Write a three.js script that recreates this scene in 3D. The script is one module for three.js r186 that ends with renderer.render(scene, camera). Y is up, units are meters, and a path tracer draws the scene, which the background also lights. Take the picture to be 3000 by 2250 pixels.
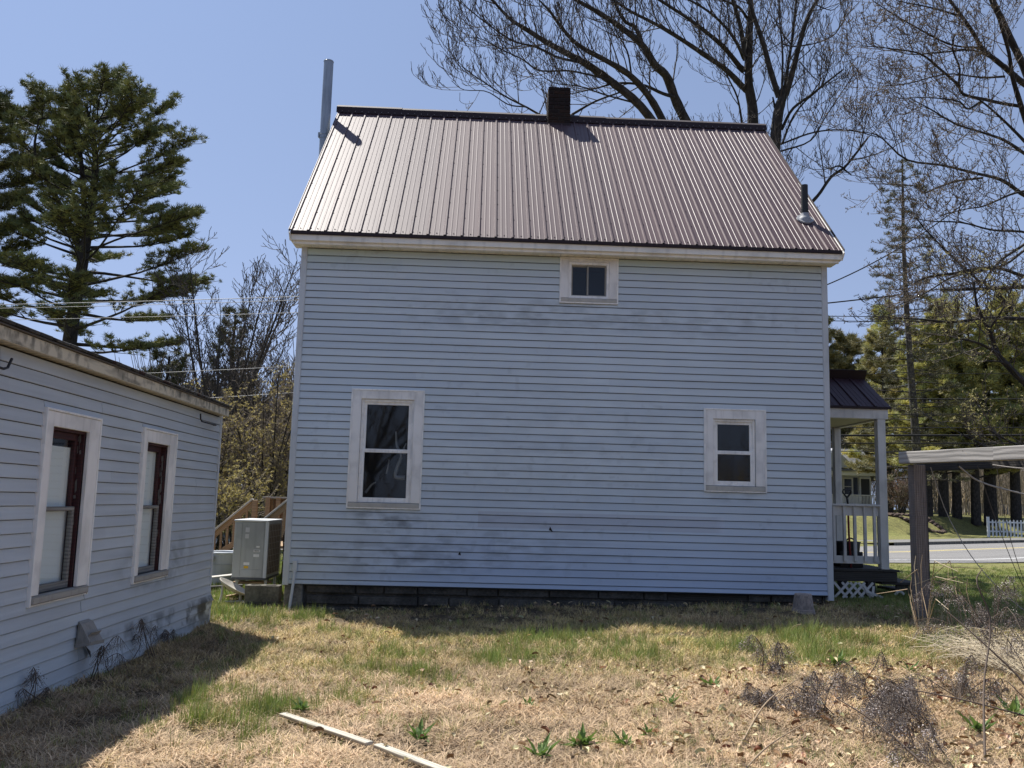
import * as THREE from 'three';
import { mergeGeometries } from 'three/addons/utils/BufferGeometryUtils.js';
import { RoundedBoxGeometry } from 'three/addons/geometries/RoundedBoxGeometry.js';

// ---------- camera, sky, sun, exposure ----------
const scene = new THREE.Scene();
const camera = new THREE.PerspectiveCamera(46.79, 4 / 3, 0.1, 900);
camera.position.set(2.5725, 1.1792, 12.4079);
camera.rotation.set(0.1316, -0.0376, 0.0261, 'YXZ');
const SUN = new THREE.Vector3(-0.33, 0.862, -0.385).normalize();   // towards the sun: high, behind the house
{
  const w = 512, h = 256, d = new Float32Array(w * h * 4);
  const rel = (el, g) => (1 - Math.exp(-0.32 / Math.max(Math.sin(el), 0.06))) * (1 + 5 * Math.exp(-3 * g) + 0.45 * Math.cos(g) ** 2);
  const ref = rel(0.42, 0.85);
  for (let j = 0; j < h; j++) for (let i = 0; i < w; i++) {
    const el = ((j + 0.5) / h - 0.5) * Math.PI, az = ((i + 0.5) / w - 0.5) * 2 * Math.PI, o = (j * w + i) * 4;
    const e = Math.max(el, 0.02), v = new THREE.Vector3(Math.cos(e) * Math.cos(az), Math.sin(e), Math.cos(e) * Math.sin(az));
    const L = Math.pow(rel(e, v.angleTo(SUN)) / ref, 0.6);
    const p = Math.exp(-e * 3.2), k = el < 0 ? 0.45 : 1;
    d[o] = 0.185 * L * (1 + 0.36 * p) * k; d[o + 1] = 0.262 * L * (1 + 0.2 * p) * k; d[o + 2] = 0.452 * L * k; d[o + 3] = 1;
  }
  const sky = new THREE.DataTexture(d, w, h, THREE.RGBAFormat, THREE.FloatType);
  sky.mapping = THREE.EquirectangularReflectionMapping; sky.magFilter = THREE.LinearFilter; sky.needsUpdate = true;
  scene.background = sky; scene.environment = sky;
}
const sun = new THREE.DirectionalLight(new THREE.Color(1, 0.955, 0.88), 5);
sun.position.copy(SUN).multiplyScalar(60); sun.castShadow = true;
sun.shadow.mapSize.set(4096, 4096);
Object.assign(sun.shadow.camera, { left: -40, right: 40, top: 40, bottom: -40, near: 1, far: 160 });
scene.add(sun);
const renderer = new THREE.WebGLRenderer({ antialias: true });
renderer.setSize(1024, 768);
renderer.shadowMap.enabled = true;
renderer.toneMapping = THREE.LinearToneMapping;
renderer.toneMappingExposure = 1.5;

// ---------- helpers ----------
function rng(seed) { let s = seed >>> 0; return () => { s = (s + 0x6d2b79f5) >>> 0; let t = Math.imul(s ^ (s >>> 15), 1 | s); t = (t + Math.imul(t ^ (t >>> 7), 61 | t)) ^ t; return ((t ^ (t >>> 14)) >>> 0) / 4294967296; }; }
const R0 = rng(11), V = (x, y, z) => new THREE.Vector3(x, y, z);
const lerp = (a, b, t) => a + (b - a) * t, clamp = (x, a = 0, b = 1) => Math.min(b, Math.max(a, x));
const smooth = (a, b, x) => { const t = clamp((x - a) / (b - a)); return t * t * (3 - 2 * t); };
const hash2 = (i, j, s) => { let n = Math.imul(i, 374761393) + Math.imul(j, 668265263) + Math.imul(s, 974711) | 0; n = Math.imul(n ^ (n >>> 13), 1274126177); return ((n ^ (n >>> 16)) >>> 0) / 4294967296; };
function vnoise(x, y, s = 0, per = 0) {
  const i = Math.floor(x), j = Math.floor(y), f = x - i, g = y - j, u = f * f * (3 - 2 * f), v = g * g * (3 - 2 * g);
  const m = per ? (k) => ((k % per) + per) % per : (k) => k;
  return lerp(lerp(hash2(m(i), m(j), s), hash2(m(i + 1), m(j), s), u), lerp(hash2(m(i), m(j + 1), s), hash2(m(i + 1), m(j + 1), s), u), v);
}
function fbm(x, y, o = 4, s = 0, per = 0) { let a = 0, w = 0.5, t = 0; for (let k = 0; k < o; k++) { a += w * vnoise(x, y, s + k * 17, per); t += w; w *= 0.5; x *= 2; y *= 2; per *= 2; } return a / t; }
function tex(w, h, fn, color = true) {           // fn(u, v) -> [r, g, b] display values 0..1 or one number
  const d = new Uint8Array(w * h * 4);
  for (let j = 0; j < h; j++) for (let i = 0; i < w; i++) {
    const c = fn((i + 0.5) / w, (j + 0.5) / h), o = (j * w + i) * 4, a = Array.isArray(c) ? c : [c, c, c];
    for (let k = 0; k < 3; k++) d[o + k] = clamp(a[k]) * 255; d[o + 3] = 255;
  }
  const t = new THREE.DataTexture(d, w, h); t.wrapS = t.wrapT = THREE.RepeatWrapping; t.magFilter = THREE.LinearFilter; t.minFilter = THREE.LinearMipmapLinearFilter;
  if (color) t.colorSpace = THREE.SRGBColorSpace; t.needsUpdate = true; return t;
}
const rep = (t, x, y = x) => { const c = t.clone(); c.repeat.set(x, y); c.needsUpdate = true; return c; };
const mat = (r, g, b, rough = 0.8, o = {}) => new THREE.MeshStandardMaterial({ color: new THREE.Color(r, g, b), roughness: rough, side: THREE.DoubleSide, ...o });
const taken = new Map();
function numbered(n) { const k = taken.get(n) ?? 0; taken.set(n, k + 1); return k ? `${n}_${String(k).padStart(3, '0')}` : n; }
function tag(o, label, category, group, kind) { o.userData = { label, category }; if (group) o.userData.group = group; if (kind) o.userData.kind = kind; return o; }
function thing(name, label, category, x = 0, y = 0, z = 0, group) { const g = new THREE.Group(); g.name = numbered(name); g.position.set(x, y, z); scene.add(g); return tag(g, label, category, group); }
function grp(name, parent) { const g = new THREE.Group(); g.name = name; parent.add(g); return g; }
function part(name, geo, m, parent, kind) { const o = new THREE.Mesh(Array.isArray(geo) ? merge(geo) : geo, m); o.name = parent === scene ? numbered(name) : name; o.castShadow = o.receiveShadow = true; if (kind) o.userData.kind = kind; parent.add(o); return o; }
function merge(list) { return mergeGeometries(list.map((g) => { const n = g.index ? g.toNonIndexed() : g; for (const k of Object.keys(n.attributes)) if (!['position', 'normal', 'uv'].includes(k)) n.deleteAttribute(k); return n; })); }
function uvm(g, s = 1) {                          // uv in metres, by the dominant axis of each normal
  if (g.index) g = g.toNonIndexed();
  const p = g.attributes.position, n = g.attributes.normal, a = new Float32Array(p.count * 2);
  for (let i = 0; i < p.count; i++) {
    const x = Math.abs(n.getX(i)), y = Math.abs(n.getY(i)), z = Math.abs(n.getZ(i));
    const [u, v] = x > y && x > z ? [p.getZ(i), p.getY(i)] : y > z ? [p.getX(i), p.getZ(i)] : [p.getX(i), p.getY(i)];
    a[2 * i] = u * s; a[2 * i + 1] = v * s;
  }
  g.setAttribute('uv', new THREE.BufferAttribute(a, 2)); return g;
}
const box = (x0, x1, y0, y1, z0, z1) => uvm(new THREE.BoxGeometry(x1 - x0, y1 - y0, z1 - z0).translate((x0 + x1) / 2, (y0 + y1) / 2, (z0 + z1) / 2));
const rbox = (x0, x1, y0, y1, z0, z1, r = 0.006) => uvm(new RoundedBoxGeometry(x1 - x0, y1 - y0, z1 - z0, 1, Math.min(r, Math.min(x1 - x0, y1 - y0, z1 - z0) * 0.45)).translate((x0 + x1) / 2, (y0 + y1) / 2, (z0 + z1) / 2));
function bar(a, b, w, h, up = V(0, 1, 0), along = true) {   // a board from a to b, w across, h along up; grain runs along u
  const d = b.clone().sub(a), L = d.length(), X = d.normalize(), Z = X.clone().cross(up).normalize(), Y = Z.clone().cross(X).normalize();
  const g = uvm(new RoundedBoxGeometry(L, h, w, 1, Math.min(0.006, w * 0.3, h * 0.3)));
  return g.applyMatrix4(new THREE.Matrix4().makeBasis(X, Y, Z).setPosition(a.clone().add(b).multiplyScalar(0.5)));
}
class Buf {                                       // loose triangles with normals and uv
  constructor() { this.p = []; this.n = []; this.u = []; }
  tri(a, b, c, n, ua = [0, 0], ub = [1, 0], uc = [0, 1]) {
    if (!n) n = b.clone().sub(a).cross(c.clone().sub(a)).normalize();
    for (const q of [a, b, c]) this.p.push(q.x, q.y, q.z); for (let k = 0; k < 3; k++) this.n.push(n.x, n.y, n.z); this.u.push(...ua, ...ub, ...uc);
  }
  quad(a, b, c, d, n, ua = [0, 0], ub = [1, 0], uc = [1, 1], ud = [0, 1]) { this.tri(a, b, c, n, ua, ub, uc); this.tri(a, c, d, n, ua, uc, ud); }
  tube(pts, rad, sides = 5, cap = false) {
    let fr = null, prev = null, len = 0;
    for (let i = 0; i < pts.length; i++) {
      const t = (i < pts.length - 1 ? pts[i + 1].clone().sub(pts[i]) : pts[i].clone().sub(pts[i - 1])).normalize();
      if (!fr) fr = Math.abs(t.y) < 0.9 ? V(0, 1, 0) : V(1, 0, 0);
      const a = fr.clone().sub(t.clone().multiplyScalar(fr.dot(t))).normalize(), b = t.clone().cross(a); fr = a;
      if (i) len += pts[i].distanceTo(pts[i - 1]);
      const ring = [];
      for (let k = 0; k <= sides; k++) { const w = k / sides * Math.PI * 2, nn = a.clone().multiplyScalar(Math.cos(w)).addScaledVector(b, Math.sin(w)); ring.push([pts[i].clone().addScaledVector(nn, rad[i]), nn, [k / sides * Math.max(0.3, rad[0] * 6), len]]); }
      if (prev) for (let k = 0; k < sides; k++) for (const [A, B, C] of [[prev[k], prev[k + 1], ring[k + 1]], [prev[k], ring[k + 1], ring[k]]]) for (const q of [A, B, C]) { this.p.push(q[0].x, q[0].y, q[0].z); this.n.push(q[1].x, q[1].y, q[1].z); this.u.push(...q[2]); }
      if (cap && (i === 0 || i === pts.length - 1)) for (let k = 0; k < sides; k++) this.tri(pts[i], ring[k][0], ring[k + 1][0], i ? t : t.clone().negate());
      prev = ring;
    }
    return this;
  }
  geo() { const g = new THREE.BufferGeometry(); for (const [k, a, s] of [['position', this.p, 3], ['normal', this.n, 3], ['uv', this.u, 2]]) g.setAttribute(k, new THREE.BufferAttribute(new Float32Array(a), s)); return g; }
}
const tubeGeo = (pts, r, sides = 8, cap = true) => new Buf().tube(pts, pts.map(() => r), sides, cap).geo();
const smoothPath = (pts, n) => new THREE.CatmullRomCurve3(pts, false, 'centripetal').getPoints(n);

// ---------- textures and materials ----------
const T = {};
T.grain = tex(512, 512, (u, v) => { const y = v * 22 + 0.5 * fbm(u * 3, v * 4, 3, 5, 4); const g = fbm(u * 4, y * 4, 4, 3, 0) * 0.6 + 0.4 * Math.abs(Math.sin(y * 5)); return 0.55 + 0.45 * g; });
T.grainB = tex(512, 512, (u, v) => { const y = v * 22 + 0.5 * fbm(u * 3, v * 4, 3, 5, 4); return fbm(u * 4, y * 5, 4, 3, 0) * 0.6 + 0.4 * Math.abs(Math.sin(y * 5)); }, false);
T.emboss = tex(512, 512, (u, v) => fbm(u * 6, v * 90, 4, 9, 0) * 0.8 + 0.2 * vnoise(u * 256, v * 256, 2, 256), false);
T.grime = tex(512, 512, (u, v) => { const a = fbm(u * 4, v * 4, 5, 21, 4), b = fbm(u * 16, v * 2, 4, 33, 0); const k = 1 - 0.09 * smooth(0.4, 0.75, a) - 0.05 * smooth(0.55, 0.8, b); return [k, k * 0.99, k * 0.97]; });
T.stone = tex(512, 512, (u, v) => { const a = fbm(u * 6, v * 6, 6, 41, 6), b = fbm(u * 40, v * 40, 2, 45, 40); return 0.4 + 0.45 * a + 0.25 * b; });
T.stoneB = tex(512, 512, (u, v) => 0.6 * fbm(u * 8, v * 8, 6, 41, 8) + 0.4 * fbm(u * 60, v * 60, 2, 45, 60), false);
T.bark = tex(256, 512, (u, v) => { const a = fbm(u * 14, v * 7, 5, 61, 0), b = Math.abs(fbm(u * 9, v * 3, 4, 65, 0) - 0.5) * 2; return 0.35 + 0.55 * a + 0.3 * b; });
T.barkB = tex(256, 512, (u, v) => Math.abs(fbm(u * 12, v * 4, 5, 65, 0) - 0.5) * 1.6 + 0.3 * fbm(u * 40, v * 30, 2, 67, 0), false);
T.asphalt = tex(512, 512, (u, v) => 0.55 + 0.3 * fbm(u * 5, v * 5, 4, 71, 5) + 0.35 * (vnoise(u * 180, v * 180, 75, 180) - 0.5));
T.metal = tex(512, 512, (u, v) => 0.5 + 0.35 * (fbm(u * 6, v * 6, 5, 81, 6) - 0.5) + 0.1 * (fbm(u * 60, v * 8, 3, 85, 0) - 0.5), false);
T.straw = tex(1024, 1024, (u, v) => {
  let s = 0; for (let k = 0; k < 5; k++) { const an = k * 0.7 + 0.3, c = Math.cos(an), q = Math.sin(an), x = u * c - v * q, y = u * q + v * c; s = Math.max(s, vnoise(x * 26, y * 240, 90 + k) * (0.6 + 0.5 * vnoise(u * 20, v * 20, 95 + k, 20))); }
  const d = fbm(u * 10, v * 10, 4, 99, 10), k = 0.25 + 0.75 * s * (0.6 + 0.6 * d); return [k, k * 0.97, k * 0.9];
});
T.strawB = tex(512, 512, (u, v) => fbm(u * 20, v * 20, 4, 99, 20), false);
const M = {};
M.trim = mat(0.7, 0.60, 0.585, 0.55, { map: T.grime });
M.casing = mat(0.88, 0.875, 0.875, 0.6, { map: T.grime });
M.vinyl = mat(0.93, 0.93, 0.93, 0.35, { map: rep(T.grime, 2) });
M.fascia = mat(0.89, 0.87, 0.815, 0.55, { map: rep(T.grime, 0.7) });
M.corner = mat(0.60, 0.64, 0.69, 0.5, { map: rep(T.grime, 0.8) });
M.pane = new THREE.MeshPhysicalMaterial({ color: new THREE.Color(0.86, 0.9, 0.9), roughness: 0.03, transmission: 1, thickness: 0, ior: 1.5, side: THREE.DoubleSide });
M.dark = mat(0.02, 0.02, 0.022, 0.9);
M.interior = mat(0.10, 0.095, 0.085, 0.9);
M.roof = new THREE.MeshPhysicalMaterial({ color: new THREE.Color(0.078, 0.040, 0.043), roughness: 0.54, ior: 1.56, side: THREE.DoubleSide });
M.roofTrim = mat(0.022, 0.010, 0.012, 0.7);
M.stone = mat(0.15, 0.14, 0.125, 0.95, { map: T.stone, bumpMap: T.stoneB, bumpScale: 0.012 });
M.concrete = mat(0.27, 0.255, 0.22, 0.95, { map: T.stone, bumpMap: T.stoneB, bumpScale: 0.004 });
M.brick = [0, 1, 2].map((k) => mat(0.032 + 0.012 * k, 0.017 + 0.004 * k, 0.014, 0.95, { map: rep(T.stone, 3), bumpMap: rep(T.stoneB, 3), bumpScale: 0.003 }));
M.mortar = mat(0.075, 0.07, 0.065, 0.95, { map: T.stone });
M.wood = mat(0.55, 0.52, 0.485, 0.9, { map: rep(T.grain, 0.6, 0.5), bumpMap: rep(T.grainB, 0.6, 0.5), bumpScale: 0.004 });
M.woodDark = mat(0.10, 0.09, 0.08, 0.9, { map: T.grain, bumpMap: T.grainB, bumpScale: 0.004 });
M.woodNew = mat(0.56, 0.38, 0.22, 0.8, { map: T.grain, bumpMap: T.grainB, bumpScale: 0.002 });
M.woodPale = mat(0.80, 0.76, 0.68, 0.85, { map: T.grain, bumpMap: T.grainB, bumpScale: 0.003 });
M.bark = mat(0.11, 0.098, 0.085, 0.95, { map: T.bark, bumpMap: T.barkB, bumpScale: 0.02 });
M.twig = mat(0.075, 0.062, 0.052, 0.9);
M.barkPine = mat(0.095, 0.082, 0.075, 0.95, { map: T.bark, bumpMap: T.barkB, bumpScale: 0.02 });
const leafMat = (r, g, b, t = 0.35) => new THREE.MeshPhysicalMaterial({ color: new THREE.Color(r, g, b), roughness: 0.85, transmission: t, thickness: 0, side: THREE.DoubleSide });
M.black = mat(0.02, 0.02, 0.022, 0.6);
M.white = mat(0.75, 0.75, 0.74, 0.5, { map: T.grime });

// ---------- ground ----------
const ROAD = smoothPath([V(-160, 0, -26), V(-60, 0, -20), V(-10, 0, -17), V(4, 0, -16.5), V(11.5, 0, -16.8), V(17.3, 0, -18.6), V(23, 0, -22.8), V(29.2, 0, -27.6), V(60, 0, -51.5), V(160, 0, -128.7)], 110);
function nRoad(x, z) {                            // distance across the road: its near edge at 0, its middle at -4, its far edge at -8
  let best = 1e9, s = 0;
  for (let i = 0; i < ROAD.length - 1; i++) {
    const a = ROAD[i], b = ROAD[i + 1], dx = b.x - a.x, dz = b.z - a.z, t = clamp(((x - a.x) * dx + (z - a.z) * dz) / (dx * dx + dz * dz)), ex = x - a.x - t * dx, ez = z - a.z - t * dz, d = ex * ex + ez * ez;
    if (d < best) { best = d; s = ez * dx - ex * dz; }
  }
  return -4 + Math.sign(s) * Math.sqrt(best);
}
function gyBase(x, z) {
  let y = -0.345 + 0.215 * smooth(-0.3, 8.2, x);
  y = lerp(y, -0.3, smooth(2, 14, -z));
  y = lerp(y, -0.26, smooth(4.2, 7, z) * 0.7);
  const n = nRoad(x, z), road = smooth(2.5, 0.2, n);
  y = lerp(y, -0.3, road);
  return y + 1.2 * smooth(-16.2, -19, n) + 0.5 * smooth(-22, -40, n);
}
function gy(x, z) {
  const near = smooth(30, 10, Math.hypot(x - 3, z - 4)), n = nRoad(x, z), rd = smooth(0.5, -0.5, n) * smooth(-8.6, -7.4, n);
  return gyBase(x, z) + near * (0.085 * (fbm(x * 0.9, z * 0.9, 3, 7) - 0.5) + 0.085 * (fbm(x * 2.6, z * 2.6, 3, 8) - 0.5)) - 0.05 * rd;
}
const GREEN = [[1.81, 3.73, 0.45], [1.52, 4.5, 0.4], [2.02, 4.87, 0.4], [1.74, 5.57, 0.22], [1.02, 6.08, 0.42], [0.98, 6.6, 0.35], [0.75, 5.6, 0.3], [3.17, 4.22, 0.26], [2.84, 3.9, 0.24], [4.17, 3.74, 0.6], [5.13, 3.4, 0.7], [3.4, 3.12, 0.6], [-0.5, 0.7, 0.5], [0.5, 1.2, 0.35], [0.05, 2.3, 0.3], [6.1, 3.0, 0.7], [6.0, 3.9, 0.5], [7, 3.3, 0.6], [5.7, 4.3, 0.4], [0.0, 1.6, 0.35], [1.0, 2.1, 0.2]];
function greenness(x, z) {
  let g = 0; for (const [a, b, r] of GREEN) { const d2 = ((x - a) ** 2 + (z - b) ** 2) / (r * r); if (d2 < 6) g = Math.max(g, Math.exp(-d2)); }
  g = g * (0.1 + 1.0 * smooth(0.3, 0.75, fbm(x * 3.4, z * 3.4, 4, 31)));
  const band = smooth(2.2, 2.9, z) * smooth(4.9, 3.9, z) * smooth(2.2, 3.4, x);
  g = Math.max(g, 0.36 * band * smooth(0.4, 0.75, fbm(x * 1.7, z * 1.7, 3, 37)));
  const lawn = Math.max(smooth(7.4, 9.6, x) * smooth(2.2, -0.6, z), smooth(-3, -7, z)) ;
  g = Math.max(g, lawn * (0.55 + 0.5 * fbm(x * 0.8, z * 0.8, 3, 39)));
  return clamp(g);
}
function axis(list) { const a = []; for (const [from, to, step] of list) for (let v = from; v < to - 1e-6; v += step) a.push(v); a.push(list.at(-1)[1]); return a; }
{
  const xs = axis([[-300, -60, 30], [-60, -12, 4], [-12, -2, 1], [-2, 11, 0.11], [11, 60, 1], [60, 300, 20]]), zs = axis([[-300, -110, 20], [-110, -20, 1.5], [-20, -2, 0.5], [-2, 8, 0.11], [8, 20, 1.5], [20, 160, 20]]);
  const p = [], c = [], u = [], ix = [], straw = [0.20, 0.143, 0.08], green = [0.175, 0.215, 0.05], dirt = [0.075, 0.058, 0.042];
  for (const z of zs) for (const x of xs) {
    p.push(x, gy(x, z), z); u.push(x / 1.6, z / 1.6);
    const g = greenness(x, z) * 0.8, s = smooth(1.3, 0.2, z) * smooth(-0.2, 0.3, x) * smooth(8.4, 7.6, x) * smooth(-0.6, -0.1, z) * 0.85, m = 0.8 + 0.45 * fbm(x * 1.3, z * 1.3, 4, 51);
    for (let k = 0; k < 3; k++) c.push(lerp(lerp(straw[k], green[k], g), dirt[k], s) * m * (1 + 0.9 * smooth(-3, -9, z)));
  }
  for (let j = 0; j < zs.length - 1; j++) for (let i = 0; i < xs.length - 1; i++) { const a = j * xs.length + i, b = a + xs.length; ix.push(a, b, a + 1, a + 1, b, b + 1); }
  const g = new THREE.BufferGeometry();
  g.setAttribute('position', new THREE.Float32BufferAttribute(p, 3)); g.setAttribute('uv', new THREE.Float32BufferAttribute(u, 2)); g.setAttribute('color', new THREE.Float32BufferAttribute(c, 3)); g.setIndex(ix); g.computeVertexNormals();
  const o = part('ground', g, new THREE.MeshStandardMaterial({ vertexColors: true, map: T.straw, bumpMap: T.strawB, bumpScale: 0.03, roughness: 0.95, side: THREE.DoubleSide }), scene); o.userData.kind = 'structure';
}
// a country road that runs away behind the house to the far side of the lawn
{
  const at = (i, n, y) => { const a = ROAD[Math.max(0, i - 1)], b = ROAD[Math.min(ROAD.length - 1, i + 1)], d = b.clone().sub(a).setY(0).normalize(); return V(ROAD[i].x - d.z * (n + 4), y, ROAD[i].z + d.x * (n + 4)); };
  const strip = (n0, n1, y, from = 0, to = ROAD.length - 1, y1 = y) => { const b = new Buf(); for (let i = from; i < to; i++) { const l = i * 3, m = l + 3; b.quad(at(i, n0, y), at(i + 1, n0, y), at(i + 1, n1, y1), at(i, n1, y1), y === y1 && n0 !== n1 ? V(0, 1, 0) : null, [n0 / 2, l / 2], [n0 / 2, m / 2], [n1 / 2, m / 2], [n1 / 2, l / 2]); } return b.geo(); };
  const road = grp('road', scene); road.userData.kind = 'structure';
  part('asphalt', strip(0.05, -8, -0.295), mat(0.42, 0.405, 0.385, 0.9, { map: T.asphalt }), road);
  part('edge_line', strip(-1.15, -1.27, -0.291), mat(0.75, 0.75, 0.73, 0.7), road);
  part('centre_line', strip(-4.8, -4.9, -0.291), mat(0.68, 0.55, 0.22, 0.7), road);
  part('centre_line', strip(-5.02, -5.12, -0.291), mat(0.68, 0.55, 0.22, 0.7), road);
  const k = grp('pavement', scene); k.userData.kind = 'structure';
  part('walkway', strip(-8.16, -10, -0.165, 74), mat(0.36, 0.35, 0.33, 0.9, { map: T.asphalt }), k);
  part('kerb', [strip(-8, -8.16, -0.16, 74), strip(-8, -8, -0.32, 74, ROAD.length - 1, -0.16)], M.concrete, k);
}
// ---------- the house ----------
const W = 7.574, H = 4.70, COURSE = 0.1028, LIP = 0.065, DEEP = 6.4;
const house = thing('house', 'two-storey house in pale blue siding with ribbed brown metal roof and three white-trimmed windows', 'house');
T.siding = tex(1536, 960, (u, v) => {
  const x = u * W, y = v * H; let k = 0.97 + 0.05 * (fbm(x * 1.4, y * 1.4, 4, 101) - 0.5) + 0.05 * (fbm(x * 0.9, y * 40, 3, 104) - 0.5);
  let tint = 0;
  const stain = (cx, cy, rx, ry, a) => { const d = ((x - cx) / rx) ** 2 + ((y - cy) / ry) ** 2; if (d < 1) k -= 0.62 * a * (1 - d) * smooth(0.3, 0.8, fbm(x * 5, y * 11, 5, 111)); };
  stain(1.3, 0.93, 0.72, 0.13, 0.42); stain(1.4, 0.8, 0.5, 0.13, 0.3); stain(2.6, 0.55, 1.9, 0.5, 0.2); stain(1.2, 0.35, 1.4, 0.28, 0.22); stain(6.2, 1.32, 0.5, 0.1, 0.2);
  stain(3.2, 3.83, 2.4, 0.32, 0.22); stain(5.6, 3.75, 1.4, 0.3, 0.16); stain(6.6, 3.95, 0.9, 0.2, 0.15); stain(3.6, 2.0, 3, 1.2, 0.07);
  const eaveTint = smooth(4.3, 4.72, y) * 0.55 * fbm(x * 0.7, y * 3, 3, 115);  // siding turns greener and less blue toward the eave
  if (Math.abs(y - 0.93) < 0.11 && x > 2.62 && x < 6.05) { k -= 0.055 * smooth(6.05, 5.9, x); tint = 0.014; }
  k -= 0.04 * smooth(0.66, 0.8, fbm(x * 9, y * 9, 3, 121)) * smooth(0.45, 0.6, fbm(x, y, 2, 123));
  const lap = ((y - LIP) / COURSE + 50) % 1; k -= 0.13 * smooth(0.72, 1, lap) * (0.5 + fbm(x * 3, y * 9, 3, 125));  // shadow line under each lap painted into the colour, with some dirt
  const b = smooth(1.6, 0.0, y) * smooth(-0.5, 3, x);
  return [(0.838 + tint - 0.06 * b - 0.06 * eaveTint) * k, (0.870 - 0.04 * b + 0.01 * eaveTint) * k, (0.888 + 0.02 * b - 0.10 * eaveTint) * k];
});
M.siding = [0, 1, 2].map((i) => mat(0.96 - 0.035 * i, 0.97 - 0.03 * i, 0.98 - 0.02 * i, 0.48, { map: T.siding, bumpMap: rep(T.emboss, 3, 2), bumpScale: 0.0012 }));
// one clapboard: a leaning face, a rounded lip and its shaded underside; path(x) gives the place along the wall
function clapboard(x0, x1, y0, y1, w, h, wave, place, out = 0.014) {
  const b = new Buf(), n = Math.max(1, Math.ceil((x1 - x0) / 0.35));
  const prof = [[-0.004, y0 + 0.002], [out * 0.86, y0], [out, y0 + 0.004], [out * 0.94, y0 + 0.012], [0.004, y1 - (out > 0.015 ? 0.005 : 0.008)], [-0.006, y1 - (out > 0.015 ? 0.004 : 0.007)]];  // open gap at the top, widened to draw the lap shadow line
  for (let i = 0; i < n; i++) {
    const a = lerp(x0, x1, i / n), c = lerp(x0, x1, (i + 1) / n);
    for (let k = 0; k < prof.length - 1; k++) {
      const q = (x, [o, y]) => place(x, y + wave(x, y) * 0.6, o + (k + 1 && wave(x + 5, y)) * 0.7);
      b.quad(q(a, prof[k]), q(c, prof[k]), q(c, prof[k + 1]), q(a, prof[k + 1]), null, [a / w, prof[k][1] / h], [c / w, prof[k][1] / h], [c / w, prof[k + 1][1] / h], [a / w, prof[k + 1][1] / h]);
    }
  }
  for (const x of [x0, x1]) { b.tri(place(x, prof[0][1], 0), place(x, prof[2][1], out), place(x, prof[4][1], 0.003)); }
  return b.geo();
}
const HWIN = [                                     // casing outline and opening, metres on the wall
  { o: [0.802, 1.822, 1.032, 2.689], i: [0.947, 1.678, 1.117, 2.549] },
  { o: [5.766, 6.656, 1.386, 2.562], i: [5.900, 6.503, 1.475, 2.415] },
  { o: [3.683, 4.530, 4.012, 4.688], i: [3.818, 4.397, 4.092, 4.620] }];
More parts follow.
